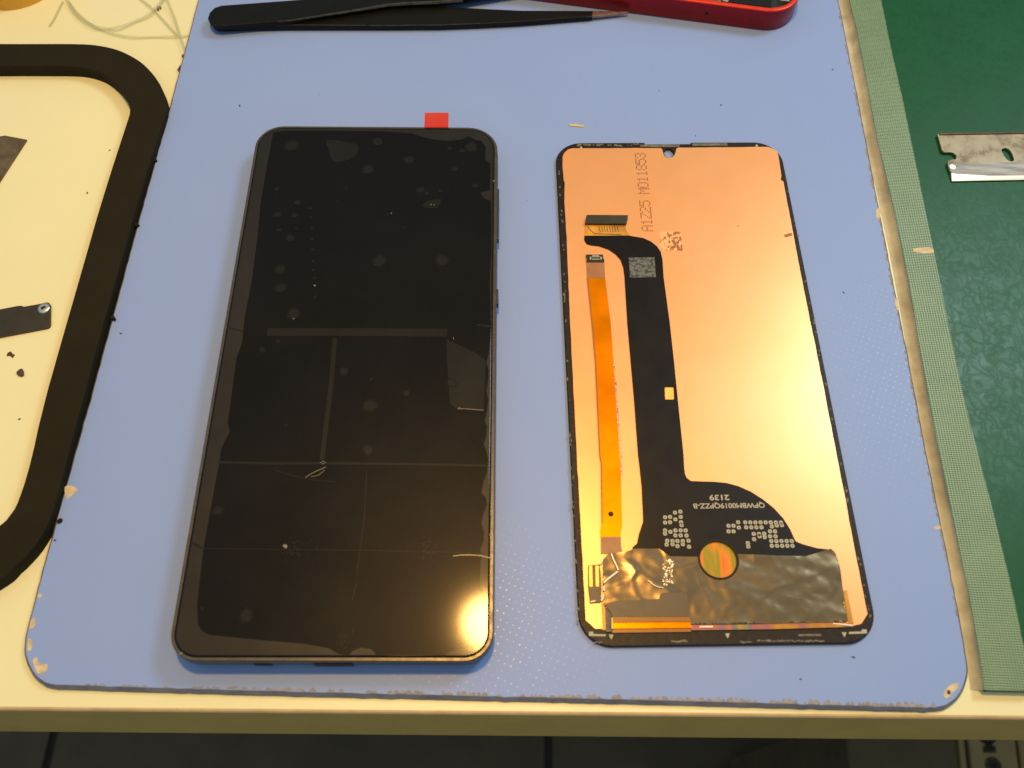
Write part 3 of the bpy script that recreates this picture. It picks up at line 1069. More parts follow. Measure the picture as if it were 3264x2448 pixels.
for i in range(70):
    t_ = random.random()
    yy = 520 + t_ * 1480
    if random.random() < 0.5:
        xx = 1783 + (yy - 520) * (1845 - 1783) / 1480 * 0.98
    else:
        xx = 2497 + (yy - 520) * (2790 - 2497) / 1535
    rs.prism(blob(at(xx + random.uniform(-3, 3), yy, 1.25).xy, random.uniform(0.10, 0.32), 7, 0.5, 1.8), 1.2, 1.27 + 0.0003 * i)
rs.build('glue_residue', M_residue, panel)['kind'] = 'stuff'
wm = MB()
for (x, y) in ((1852.4, 470), (2411.8, 463.5)):
    wm.prism(px([(x - 5, y + 4), (x + 5, y + 4), (x, y - 5)], 1.3), 1.22, 1.33)
for (x, y) in ((1948, 2029.7), (2319, 2026), (2691, 2022.5)):
    wm.prism(px([(x - 8, y - 7), (x + 7, y - 7), (x + 4, y + 2), (x + 1, y + 9), (x - 4, y + 2)], 1.3), 1.22, 1.33)
wm.prism(px([(1877, 2014), (1890, 2013), (1892, 2021), (1931, 2022), (1931, 2028), (1877, 2027)], 1.3), 1.22, 1.33)
wm.prism(px([(2706, 2014), (2745, 2013), (2748, 2006), (2762, 2006), (2764, 2019), (2706, 2021)], 1.3), 1.22, 1.33)
wm.pieces('bezel_mark', M_flextxt, panel)

# main black flex
ZX = 1.62
fx = [Kp(x, y) for x, y in ((312, 888), (700, 886), (760, 897), (830, 908), (900, 940), (950, 980), (985, 1030), (1000, 1100), (1010, 1250), (1065, 1659))]
fx += [(2148.4, 1150), (2161, 1276.6), (2179, 1450), (2181, 1490), (2184, 1512), (2190, 1524), (2203, 1533), (2240, 1534.5), (2274.7, 1535.4), (2315.4, 1539), (2353.9, 1549.4), (2394.5, 1567.5), (2433, 1592.3), (2466.9, 1619.5), (2496, 1651), (2518.9, 1687), (2530, 1712),
       (2537, 1725.7), (2560, 1734.7), (2604, 1747), (2640, 1751), (2680, 1960), (1960, 1960), (1960, 1760), (2014, 1756), (2017, 1743), (2030, 1733), (2036, 1704), (2050, 1661), (2045, 1552), (2037.5, 1480), (2033.5, 1450), (2021.8, 1285.6), (2010, 1150)]
fx += [Kp(x, y) for x, y in ((690, 1659), (665, 1250), (655, 1170), (630, 1100), (585, 1050), (525, 1010), (440, 980), (370, 972), (330, 960), (310, 925))]
pad_h = px([(2119, 1236), (2121, 1234), (2145, 1234), (2147, 1236), (2149, 1271), (2147, 1273), (2122, 1273), (2120, 1271)], ZX)
sc0 = at(2289.4, 1784.5, ZX).xy
r1 = (at(2289.4 + 58, 1784.5, ZX).xy - sc0).length
win = [sc0 + Vector((math.cos(i * math.pi / 20), math.sin(i * math.pi / 20))) * r1 for i in range(40)]
fxm = MB()
fxm.prism(ccw(px(fx, ZX)), 1.44, ZX, holes=[pad_h, win])
flex = fxm.build('main_flex_cable', M_flex, panel)
MB().prism(offset(ccw(pad_h), -0.1), 1.43, 1.47).build('gold_pad', M_goldpad, flex)
MB().prism([sc0 + (q - sc0) * 1.03 for q in win], 1.43, 1.50).build('sensor_window', M_irid, flex)
# flex head: yellow part and connector
q = [Kp(x, y) for x, y in ((318, 795), (672, 795), (676, 820), (690, 855), (715, 890), (312, 890))]
MB().prism(ccw(px(q, ZX)), 1.45, ZX - 0.02, ).build('yellow_section', M_kapton, flex)
tr_ = MB()
for k_ in range(8):
    x = 440 + k_ * 23
    tr_.ribbon([at(*Kp(x, 803), ZX), at(*Kp(x + 8, 845), ZX), at(*Kp(x + 14, 856), ZX)], 0.22, 0.02)
tr_.ribbon([at(*Kp(340, 805), ZX), at(*Kp(365, 840), ZX), at(*Kp(400, 870), ZX), at(*Kp(640, 880), ZX)], 0.3, 0.02)
tr_.pieces('printed_trace', M_brown, flex)
q = [Kp(x, y) for x, y in ((328, 715), (335, 703), (697, 706), (694, 735), (676, 745), (690, 752), (682, 780), (318, 778), (320, 752), (340, 742), (326, 735))]
cn = MB()
cn.prism(ccw(px(q, 2.6)), 1.45, 2.6, bev=0.1)
cn.build('connector', M_bracket, flex)
# long amber flex
am = [Kp(x, y) for x, y in ((335, 1262), (495, 1262), (545, 1659))] + [(1954.9, 1150), (1974.8, 1450), (1978, 1480), (1983.3, 1675), (1978, 1704), (1979, 1711), (1914.6, 1711), (1912.8, 1690), (1916.4, 1671.7), (1914.6, 1480), (1909.7, 1450), (1896, 1150)]
am += [Kp(*p) for p in ((375, 1659),)]
a0 = MB()
a0.prism(ccw(px(am, ZX + 0.1)), 1.48, ZX + 0.1)
touch = a0.build('amber_flex_cable', M_amber, panel)
sh = MB()
P = [at(*Kp(340, 1262), ZX), at(*Kp(380, 1659), ZX), at(1898, 1150, ZX), at(1912, 1450, ZX), at(1917, 1480, ZX), at(1919, 1670, ZX)]
for q_ in P:
    q_.z = ZX + 0.12
sh.ribbon(P, 0.42, 0.03)
sh.build('dark_border', M_amberdark, touch)
gl_ = MB()  # bright flecks set along the cable edge to imitate its sparkle
for i in range(70):
    y = 1150 + i * 5.2
    x = 1957 + (y - 1150) * (1978 - 1955) / 300
    if random.random() < 0.75:
        P = at(x + random.uniform(-1.5, 1.5), y, ZX + 0.1)
        gl_.prism(blob(P.xy, random.uniform(0.14, 0.26), 6, 0.4, 2.0), ZX + 0.05, ZX + 0.14)
gl_.build('edge_sparkle', M_chrome, touch)['kind'] = 'stuff'
q = [Kp(x, y) for x, y in ((330, 1118), (487, 1118), (495, 1262), (335, 1262))]
MB().prism(ccw(px(q, ZX)), 1.48, ZX + 0.08).build('tan_section', M_tan, touch)
q = [Kp(x, y) for x, y in ((325, 1055), (475, 1055), (478, 1078), (474, 1086), (487, 1098), (488, 1120), (330, 1120), (330, 1095), (336, 1086), (327, 1076))]
hd = MB().prism(ccw(px(q, ZX + 0.3)), 1.48, ZX + 0.35).build('small_connector', M_pcb, touch)
pn = MB()
for (x0, x1, y) in ((380, 440, 1063), (378, 446, 1074), (378, 446, 1095)):
    pn.ribbon([at(*Kp(x0, y), ZX + 0.37), at(*Kp(x1, y), ZX + 0.37)], 0.28, 0.05)
for x in (366, 458):
    pn.ribbon([at(*Kp(x, 1074), ZX + 0.37), at(*Kp(x, 1098), ZX + 0.37)], 0.4, 0.05)
pn.pieces('contact_pin', M_flextxt, touch)
MB().prism(blob(at(1947, 1639, ZX).xy, 0.72, 20, 0.0), ZX + 0.05, ZX + 0.125).build('black_dot', M_black, touch)
q = px([(1914.6, 1711), (1979, 1711), (1980, 1740), (1985, 1765), (1915, 1765)], ZX)
MB().prism(ccw(q), 1.48, ZX + 0.06).build('brown_section', M_tan, touch)

# printed patches (codes left out) and writing
q = [Kp(x, y) for x, y in ((702, 1082), (930, 1078), (942, 1254), (714, 1258))]
MB().prism(ccw(px(q, ZX)), ZX, ZX + 0.02).build('grey_printed_patch', M_patch, flex)
q = [Kp(x, y) for x, y in ((972, 853), (1164, 853), (1178, 1022), (985, 1018))]
MB().prism(ccw(px(q, ZC)), ZC, ZC + 0.02).build('brown_printed_patch', M_patch2, copper)

GL = {'A': ['01110', '10001', '10001', '11111', '10001', '10001', '10001'], '1': ['00100', '01100', '00100', '00100', '00100', '00100', '01110'],
      'Z': ['11111', '00001', '00010', '00100', '01000', '10000', '11111'], '2': ['01110', '10001', '00001', '00110', '01000', '10000', '11111'],
      '5': ['11111', '10000', '11110', '00001', '00001', '10001', '01110'], 'M': ['10001', '11011', '10101', '10101', '10001', '10001', '10001'],
      '0': ['01110', '10001', '10001', '10001', '10001', '10001', '01110'], '8': ['01110', '10001', '10001', '01110', '10001', '10001', '01110'],
      '3': ['01110', '10001', '00001', '00110', '00001', '10001', '01110'], ' ': ['00000'] * 7}
txt = 'A1Z25 M011853'
sA = at(2064, 738, ZC).xy
sB = at(2040, 487, ZC).xy
dr = (sB - sA).normalized()
upv = Vector((-dr.y, dr.x))
LT = (sB - sA).length
adv = LT / len(txt)
ht = 3.1
dm = MB()
for i, chx in enumerate(txt):
    g_ = GL[chx]
    for r_ in range(7):
        for c_ in range(5):
            if g_[r_][c_] == '1':
                p = sA + dr * (adv * (i + 0.12 + 0.76 * c_ / 4)) + upv * (ht * (0.5 - r_ / 6))
                dm.prism(rrect(p, dr, adv * 0.19, ht * 0.115, 0.05, 1), ZC, ZC + 0.015)
dm.build('dot_matrix_writing', M_print, copper)


def text_mesh(s, center, xdir, width, height, z, mat, name, parent, bold=0.0):
    cu = bpy.data.curves.new(name, 'FONT')
    cu.body = s
    cu.size = 1
    cu.offset = bold
    o = bpy.data.objects.new(name, cu)
    C.objects.link(o)
    bpy.context.view_layer.update()
    dg = bpy.context.evaluated_depsgraph_get()
    me0 = bpy.data.meshes.new_from_object(o.evaluated_get(dg))
    bpy.data.objects.remove(o)
    xs = [v_.co.x for v_ in me0.vertices]
    ys = [v_.co.y for v_ in me0.vertices]
    x0, x1, y0, y1 = min(xs), max(xs), min(ys), max(ys)
    yd = Vector((-xdir.y, xdir.x))
    mb = MB()
    vv = []
    for v_ in me0.vertices:
        p = center + xdir * (((v_.co.x - x0) / (x1 - x0) - 0.5) * width) + yd * (((v_.co.y - y0) / (y1 - y0) - 0.5) * height)
        vv.append((p.x, p.y, z))
    mb.add(vv, [tuple(p.vertices) for p in me0.polygons])
    bpy.data.meshes.remove(me0)
    return mb.build(name, mat, parent)


wd = (at(2355, 1610, ZX) - at(2128 + 0, 1610, ZX)).length
text_mesh('2139', at(2292.8, 1586, ZX).xy, -pu, (at(2324, 1586, ZX) - at(2261, 1586, ZX)).length, 1.55, ZX + 0.02, M_flextxt, 'date_writing', flex, 0.025)
text_mesh('QPWBM0019QPZZ-B', at(2323.3, 1610.4, ZX).xy, -pu, (at(2437.5, 1610, ZX) - at(2209, 1610, ZX)).length, 1.65, ZX + 0.02, M_flextxt, 'code_writing', flex, 0.02)
Kc = lambda x, y: (2060 + x / 4.424, 1520 + y / 4.424)
cells = [(265, 570), (335, 565), (405, 505), (480, 490), (265, 645), (335, 640), (410, 600), (485, 565), (490, 640), (497, 680),
         (265, 755), (340, 775), (410, 755), (485, 755), (555, 755), (265, 800), (410, 825), (485, 825), (567, 828),
         (295, 900), (370, 905), (440, 905), (515, 905), (595, 900), (287, 955), (370, 950), (440, 975), (515, 950), (603, 985),
         (1160, 690), (1230, 690), (1160, 768), (1230, 768), (1295, 640), (1305, 715)]
cells += [(1395 + 72 * k_, 642) for k_ in range(8)] + [(1408 + 72 * k_, 712) for k_ in range(4)] + [(1770, 700), (1840, 685), (1912, 682)]
cells += [(1745, 768), (1815, 768), (1745, 838), (1822, 838), (1515, 805), (1590, 805), (1662, 800), (1520, 880), (1598, 838), (1670, 850)]
cells += [(1762 + 72 * k_, 905) for k_ in range(5)] + [(1770 + 73 * k_, 972) for k_ in range(5)] + [(1432, 935), (1438, 982)]
sk = MB()
for (x, y) in cells:
    p = at(*Kc(x, y), ZX).xy
    sk.prism(rrect(p, pu, 1.02, 1.0, 0.35, 3), ZX, ZX + 0.02, holes=[rrect(p, pu, 0.32, 0.28, 0.12, 2)])
sk.pieces('component_outline', M_flextxt, flex)
wt = MB()
for (x0, y0, x1, y1) in ((2062, 1601, 2065, 1632), (2046, 1346, 2052, 1342), (2025, 1154, 2034, 1156)):
    wt.ribbon([at(x0, y0, ZX + 0.02), at(x1, y1, ZX + 0.02)], 0.22, 0.02)
wt.pieces('surface_scratch', M_filmmark, flex)

# crumpled tape as a displaced sheet over the lower flex
from mathutils import noise as mnoise
top = [(1921, 1790), (1935, 1768), (1952, 1763), (2000, 1757), (2023, 1749), (2103, 1749), (2120, 1764), (2135, 1773), (2223.8, 1774.8), (2358.5, 1766), (2480, 1771), (2568, 1773), (2611.7, 1760), (2648, 1749.4), (2658, 1757), (2666, 1769)]
rgt = [(2676.8, 1805.5), (2687.6, 1881.4), (2702, 1982.7)]
btm = [(2450, 1987), (2300, 1989), (2200, 1990), (2198, 1965), (1945, 1962), (1935, 1945), (1924, 1925), (1921, 1905), (1920, 1860)]
OT = ccw(px(top + rgt + btm, 1.8))
mnx, mxx = min(q.x for q in OT), max(q.x for q in OT)
mny, mxy = min(q.y for q in OT), max(q.y for q in OT)


def inside(p, poly):
    c_ = False
    for i in range(len(poly)):
        a_, b_ = poly[i], poly[i - 1]
        if (a_.y > p.y) != (b_.y > p.y) and p.x < (b_.x - a_.x) * (p.y - a_.y) / (b_.y - a_.y) + a_.x:
            c_ = not c_
    return c_


def wr(p):
    n1 = mnoise.noise(Vector((p.x * 0.16, p.y * 0.30, 3.3)))
    n2 = mnoise.noise(Vector((p.x * 0.5, p.y * 0.5, 8.1)))
    rl = 0.7 if p.x < at(2130, 1850).x else 0.45
    n3 = abs(mnoise.noise(Vector((p.x * 0.10 + p.y * 0.03, p.y * 0.16 - p.x * 0.05, 1.7))))
    n4 = abs(mnoise.noise(Vector((p.x * 0.15, p.y * 0.12 + p.x * 0.08, 5.7))))
    return 1.85 + 0.24 * rl * n1 + 0.04 * n2 + rl * (0.12 * max(0, 1 - n3 * 5) + 0.07 * max(0, 1 - n4 * 6))


def cut_sheet(outline, hole, step, zf):
    """triangulated sheet cut to the outline, with a dense grid of inner points"""
    from mathutils.geometry import delaunay_2d_cdt
    pts = dens(outline, step)
    no = len(pts)
    edges = [(i, (i + 1) % no) for i in range(no)]
    if hole:
        hh_ = dens(hole, step)
        edges += [(no + i, no + (i + 1) % len(hh_)) for i in range(len(hh_))]
        pts += hh_
    x = mnx
    while x < mxx:
        y = mny
        while y < mxy:
            p = Vector((x + random.uniform(-.1, .1) * step, y + random.uniform(-.1, .1) * step))
            if inside(p, outline) and not (hole and inside(p, hole)):
                pts.append(p)
            y += step
        x += step
    r_ = delaunay_2d_cdt(pts, edges, [], 0, 1e-5)
    vs2, fs2 = r_[0], r_[2]
    ff = []
    for f_ in fs2:
        cc = sum((vs2[i] for i in f_), Vector((0, 0))) / len(f_)
        if inside(cc, outline) and not (hole and inside(cc, hole)):
            ff.append(tuple(f_))
    return [(q.x, q.y, zf(q)) for q in vs2], ff


win2 = [sc0 + (q - sc0) * 1.05 for q in win]
vv, ff = cut_sheet(OT, win2, 0.45, wr)
ts = MB()
ts.add(vv, ff)
tape = ts.build('crumpled_tape', M_foil, panel, smooth_ang=180)
# ring of black around the window
MB().prism([sc0 + (q - sc0) * 1.12 for q in win], ZX, ZX + 0.42, holes=[[sc0 + (q - sc0) * 1.01 for q in win]]).build('window_ring', M_black, flex)
# tape folds, the lamp highlight painted in by their pale colour
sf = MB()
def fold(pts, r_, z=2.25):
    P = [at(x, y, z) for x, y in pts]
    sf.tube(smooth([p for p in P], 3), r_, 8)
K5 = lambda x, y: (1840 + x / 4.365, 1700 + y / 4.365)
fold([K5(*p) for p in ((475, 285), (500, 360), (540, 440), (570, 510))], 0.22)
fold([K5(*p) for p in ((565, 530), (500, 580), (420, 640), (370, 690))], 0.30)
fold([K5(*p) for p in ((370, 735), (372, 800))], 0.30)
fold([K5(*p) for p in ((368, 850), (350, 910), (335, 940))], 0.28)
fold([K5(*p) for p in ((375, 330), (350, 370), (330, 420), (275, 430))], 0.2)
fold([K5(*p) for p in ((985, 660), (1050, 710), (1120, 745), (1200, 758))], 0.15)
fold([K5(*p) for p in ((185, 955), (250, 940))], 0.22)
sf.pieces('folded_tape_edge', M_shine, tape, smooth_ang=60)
sg = MB()  # glints on the creases painted as pale flecks
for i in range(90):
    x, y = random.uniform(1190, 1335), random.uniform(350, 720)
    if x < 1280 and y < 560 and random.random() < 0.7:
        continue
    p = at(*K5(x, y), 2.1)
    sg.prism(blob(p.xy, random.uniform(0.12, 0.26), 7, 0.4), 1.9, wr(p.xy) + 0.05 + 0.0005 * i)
sg.build('painted_crease_sparkle', M_shine, tape)['kind'] = 'stuff'
# left chrome clip
cq = MB()
cq.prism(ccw(px([K5(*p) for p in ((150, 440), (310, 430), (330, 560), (340, 760), (330, 960), (175, 970), (150, 760))], 2.0)), 1.45, 1.95, bev=0.1)
clip = cq.build('connector_block', M_brown, panel)
cs = MB()
for (x0, x1) in ((185, 192), (275, 280)):
    cs.ribbon([at(*K5(x0, 450), 2.0), at(*K5(x1, 740), 2.0)], 0.75, 0.12)
cs.pieces('metal_strip', M_goldpad, clip)
# amber bar, brown stiffener and rainbow edge
q = px([(1930, 1925), (1960, 1916), (2100, 1909), (2108, 1890), (2190, 1886), (2198, 1966), (1953, 1966)], 2.2)
MB().prism(ccw(q), 1.7, 2.2, bev=0.05).build('brown_stiffener', M_brown, panel)
MB().prism(ccw(px([(1953, 1964), (2198, 1962), (2201, 1982), (1954, 1984)], 2.1)), 1.6, 2.12).build('amber_fold', M_amberdark, panel)
MB().prism(ccw(px([(1954, 1984.5), (2201, 1982.5), (2202, 2002), (1955, 2004)], 2.0)), 1.5, 2.0, bev=0.1).build('amber_fold', M_amber, panel)
MB().prism(ccw(px([(1955, 2004.5), (2202, 2002.5), (2203, 2014), (1950, 2017)], 1.6)), 1.3, 1.7).build('amber_fold', M_amberdark, panel)
MB().prism(ccw(px([(1929, 1926), (1942, 1930), (1950, 1945), (1951, 2014), (1932, 2014)], 1.9)), 1.45, 1.9, bev=0.1).build('grey_fold', M_residue, panel)
MB().prism(ccw(px([(1917, 1922), (1928, 1926), (1931, 2008), (1921, 2008)], 1.7)), 1.45, 1.6).build('amber_fold', M_kapton, panel)
MB().prism(dens(ccw(px([(2203, 1991), (2450, 1989), (2718, 1987), (2722, 1998), (2450, 2006), (2204, 2009)], 1.8)), 2), 1.3, 1.75, bev=0.1).build('rainbow_edge', M_holo, panel)
MB().prism(ccw(px([(2689, 1882), (2700, 1881), (2721, 1988), (2704, 1990)], 1.7)), 1.45, 1.7).build('yellow_edge', M_kapton, panel)
hl = MB()  # highlights modelled as two pale rolls
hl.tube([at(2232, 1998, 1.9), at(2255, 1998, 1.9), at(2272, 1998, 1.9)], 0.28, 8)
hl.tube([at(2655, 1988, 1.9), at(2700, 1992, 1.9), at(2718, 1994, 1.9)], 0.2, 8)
hl.pieces('fold_with_painted_shine', M_shine, panel, smooth_ang=60)
# small brown marks on the copper
mk = MB()
mk.prism(jitter(dens(ccw(px([(2498, 748), (2524, 742), (2526, 751), (2502, 757)], ZC)), 0.6), 0.04), ZC, ZC + 0.012)
mk.prism(blob(at(2352, 720, ZC).xy, 0.22, 7, 0.5, 1.4), ZC, ZC + 0.012)
mk.pieces('copper_smudge', M_print, copper)

# ------------------------------------------------------------------ tweezers
tz = thing('tweezers', 'black coated pointed tweezers lying across the top of the blue board', 'tweezers', at(700, 60, 0))
K6 = lambda x, y: (600 + x / 2.676, y / 2.676)
low = [(668, 70), (676, 52), (700, 40), (800, 36), (1100, 26), (1366, 14), (1440, 21), (1530, 27), (1662, 33), (1890, 34)]
lowb = [(1888, 51), (1800, 58), (1662, 69), (1530, 76), (1400, 81), (1250, 82), (921, 82), (760, 86), (690, 86)]
l_ = MB()
lo = ccw(px(low + lowb, 2.4))
l_.prism(dens(lo, 6), 0.6, 2.4, bev=0.25, mi=0)
l_.build('lower_arm', M_tweez, tz)
ti = MB()
ti.prism(ccw(px([(1890.5, 34), (2003, 35.5), (2000, 38.5), (1945, 45), (1888.5, 51)], 2.2)), 1.2, 2.2, bev=0.1)
ti.build('steel_tip', M_tip, tz)
eg = MB()
for seg in ([(905, 79), (1100, 81), (1165, 81)], [(1180, 82), (1400, 80), (1530, 75)], [(1870, 54), (1890, 52)]):
    eg.tube([at(x, y, 2.3) for x, y in seg], 0.16, 6)
eg.pieces('worn_edge', M_tweezedge, tz)
upp = [(662, 58), (668, 40), (684, 24), (706, 17), (800, 10), (921, 1), (1100, -14), (1300, -34), (1500, -44), (1700, -48)]
uppb = [(1705, -36), (1600, -22), (1475, -1), (1400, 6), (1300, 10), (1235, 16), (1100, 38), (929, 64), (860, 70), (700, 84), (680, 82), (668, 72)]
zu = 4.2
u_ = MB()
up = dens(ccw(px(upp + uppb, zu)), 6)
u_.prism(up, 2.6, zu, bev=0.25)
u_.build('upper_arm', M_tweez, tz)
eg = MB()
eg.tube([at(x, y + 1, zu - 0.25) for x, y in ((700, 83), (870, 69), (929, 64), (1100, 38), (1235, 16), (1300, 11), (1400, 7), (1475, 0))], [0.12, 0.14, 0.25, 0.4, 0.55, 0.6, 0.6, 0.6], 6)
eg.pieces('worn_edge', M_tweezedge, tz)

# ------------------------------------------------------------------ red phone at the top
HR = 8.6
p1, p2 = at(1800, 17, 0).xy, at(2384, 93, 0).xy
ru = (p2 - p1).normalized()
rv = Vector((-ru.y, ru.x))
corner = at(2527, 60, 0).xy
lenr = (corner - p1).dot(ru)
W_, H_ = 146.0, 71.0
rc = p1 + ru * (lenr - W_ / 2) + rv * H_ / 2
red = thing('opened_phone', 'opened red phone housing with bare components at the top edge', 'phone', (rc.x, rc.y, 0))
RR = rrect(rc, ru, W_, H_, 11.5, 12)
hol = rrect(rc, ru, W_ - 3.0, H_ - 3.0, 10.2, 12)
m = MB()
m.loft(RR, [(0.5, 0.05), (0.0, 0.7), (0.0, HR - 0.5)], holes=[hol])
m.build('side_frame', M_redmetal, red, smooth_ang=50)
m = MB()
m.loft(RR, [(0.0, HR - 0.5), (0.12, HR - 0.12), (0.5, HR)], holes=[rrect(rc, ru, W_ - 2.9, H_ - 2.9, 10.2, 12)])
m.build('bright_rim', M_redrim, red, smooth_ang=60)
ms = MB()
ms.prism(offset(hol, 0.02), 0.6, HR - 2.2)
ms.build('inner_plate', M_pcb, red)
brd = rc + ru * (W_ / 2) - rv * (H_ / 2)
def comp(name, du, dv, w_, h_, z, mat):
    cc = brd - ru * (du + w_ / 2) + rv * (dv + h_ / 2)
    MB().prism(rrect(cc, ru, w_, h_, 0.4, 2), HR - 2.3, z, bev=0.1).build(name, mat, red)
comp('battery', 9.5, 3.2, 16, 50, HR - 1.0, M_black)
comp('metal_bracket', 27, 2.6, 20, 10, HR - 1.1, M_residue)
comp('metal_bracket', 29, 3.6, 15, 6, HR - 0.8, M_pcb)
comp('white_label', 52, 3.0, 10, 9, HR - 0.9, M_flextxt)
comp('speaker_module', 66, 2.8, 26, 14, HR - 1.0, M_black)
comp('screw_post', 3.4, 7.0, 3.2, 3.2, HR - 0.7, M_chrome)
comp('camera_bracket', 40, 14, 20, 16, HR - 0.9, M_residue)
rc_ = random.Random(3)
for k_ in range(16):
    comp('board_component', 24 + k_ * 4.6 + rc_.uniform(0, 2), 2.2 + rc_.uniform(0, 1.2), rc_.uniform(1.2, 3.4), rc_.uniform(0.8, 1.6), HR - rc_.uniform(0.45, 0.8), rc_.choice([M_chrome, M_residue, M_black, M_residue, M_kapton]))
wire = MB()
wq = [brd - ru * 26.0 + rv * 7, brd - ru * 26.2 + rv * 4.0, brd - ru * 34 + rv * 4.6, brd - ru * 46 + rv * 6.6]
wire.tube([(q_.x, q_.y, HR - 0.7) for q_ in wq], 0.18, 6)
wire.build('thin_wire', M_chrome, red)
hp = at(2252, 44, 4.2).xy
hp = p1 + ru * ((hp - p1).dot(ru))
MB().tube([(*(hp + rv * 0.5), 4.3), (*(hp - rv * 0.06), 4.3)], 0.6, 12).build('microphone_hole', M_black, red)
bd = p1 + ru * ((at(2378, 60, 4).xy - p1).dot(ru))
MB().prism([bd - ru * 0.55 - rv * 0.02, bd + ru * 0.55 - rv * 0.02, bd + ru * 0.55 + rv * 0.3, bd - ru * 0.55 + rv * 0.3], 0.9, HR - 0.55).build('antenna_band', M_redmetal, red)

# ------------------------------------------------------------------ razor blade
Kr = lambda x, y: (2980 + x / 7.542, 400 + y / 7.542)
bl = [Kr(*p) for p in ((60, 205), (120, 400), (170, 590), (205, 628), (250, 645), (380, 640), (440, 655), (490, 690), (525, 750), (515, 790), (490, 812), (380, 822), (330, 845), (308, 880), (315, 960), (335, 1000))]
zr = ZG + 1.0
blade = thing('razor_blade', 'stained single-edge razor blade with bright ground edge on green mat', 'razor blade', at(3110, 500, ZG))
hole = smooth(px([Kr(*p) for p in ((1600, 590), (1640, 550), (1700, 540), (1770, 560), (1840, 640), (1885, 740), (1905, 820), (1880, 860), (1810, 862), (1740, 820), (1670, 740), (1620, 650))], zr), 2, True)
top_poly = px(bl + [Kr(335, 1000), Kr(1000, 1010), Kr(3300, 985), Kr(3300, 130)], zr)
MB().prism(ccw(top_poly), ZG + 0.4, zr, holes=[hole]).build('blade_plate', M_steel, blade)
m = MB()
q = px([Kr(330, 995), Kr(400, 900), Kr(520, 886), Kr(1200, 900), Kr(2142, 880), Kr(3300, 870), Kr(3300, 1190), Kr(1300, 1210), Kr(520, 1165), Kr(395, 1145)], zr)
m.prism(ccw(q), ZG + 0.35, zr + 0.06)
m.build('ground_strip', M_bevel, blade)
a_ = px([Kr(395, 1146), Kr(520, 1166), Kr(1300, 1211), Kr(3300, 1191), Kr(3300, 1262), Kr(420, 1320)], zr - 0.1)
zz = [zr + 0.05, zr + 0.05, zr + 0.05, zr + 0.05, ZG + 0.55, ZG + 0.55]
m = MB()
m.add([(q_.x, q_.y, z_) for q_, z_ in zip(a_, zz)] + [(q_.x, q_.y, ZG + 0.4) for q_ in a_],
      [(0, 1, 2, 3, 4, 5), (11, 10, 9, 8, 7, 6)] + [(i, (i + 1) % 6, 6 + (i + 1) % 6, 6 + i) for i in range(6)])
m.build('cutting_edge', M_bevel2, blade)
sp = MB()
for i in range(10):
    a1 = i
sp.tube([at(*Kr(110, 208), zr + 0.1), at(*Kr(1000, 196), zr + 0.1), at(*Kr(3300, 155), zr + 0.1)], 0.42, 8)
sp.build('folded_spine', M_rusty, blade)
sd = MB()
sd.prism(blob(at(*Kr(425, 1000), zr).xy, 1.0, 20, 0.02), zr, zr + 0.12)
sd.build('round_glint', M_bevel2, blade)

# ------------------------------------------------------------------ left side bits
m = MB().prism(ccw(px([(-90, 590), (-60, 450), (0, 434), (15, 431.6), (85, 444.7), (10, 560), (-40, 640)], ZT + 0.6)), ZT + 0.05, ZT + 0.6, bev=0.05)
tag(m.build('blade_fragment', M_rusty), 'broken piece of rust brown steel blade inside the black gasket loop', 'blade piece')
brk = thing('small_bracket', 'small olive black bracket with a bright eyelet inside the black gasket loop', 'bracket', at(80, 1010, ZT))
m = MB()
hc2 = at(139.5, 982.5, ZT + 1.0).xy
oc = ccw(px([(-160, 1010), (-60, 996), (0, 985.6), (55, 975), (66, 974), (76, 977), (125, 968.7), (148, 963.5), (155, 964.5), (159.5, 970), (159, 1032), (156, 1039), (150, 1043.5), (0, 1072), (-160, 1105)], ZT + 1.0))
ehole = [hc2 + Vector((math.cos(i * math.pi / 8), math.sin(i * math.pi / 8))) * 0.75 for i in range(16)]
m.prism(oc, ZT + 0.05, ZT + 1.0, holes=[ehole], bev=0.08)
m.build('bracket_plate', M_bracket, brk)
m = MB()
m.loft([hc2 + Vector((math.cos(i * math.pi / 12), math.sin(i * math.pi / 12))) * 1.75 for i in range(24)], [(0, ZT + 1.0), (0.25, ZT + 1.3), (0.6, ZT + 1.35)], holes=[ehole])
m.build('eyelet', M_chrome, brk, smooth_ang=60)
tag(MB().loft(blob(at(34.6, 1131, ZT).xy, 1.0, 7, 0.9), [(0, ZT + 0.02), (0.1, ZT + 0.3), (0.5, ZT + 0.45)]).build('rubber_crumb', M_dark), 'small pointed dark crumb just below the bracket', 'crumb')
tag(MB().loft(blob(at(67.5, 1190, ZT).xy, 1.15, 12, 0.35), [(0.15, ZT + 0.02), (0.0, ZT + 0.4), (0.4, ZT + 0.7)]).build('rubber_crumb', M_dark), 'round dark crumb, the lower of two below the bracket', 'crumb')
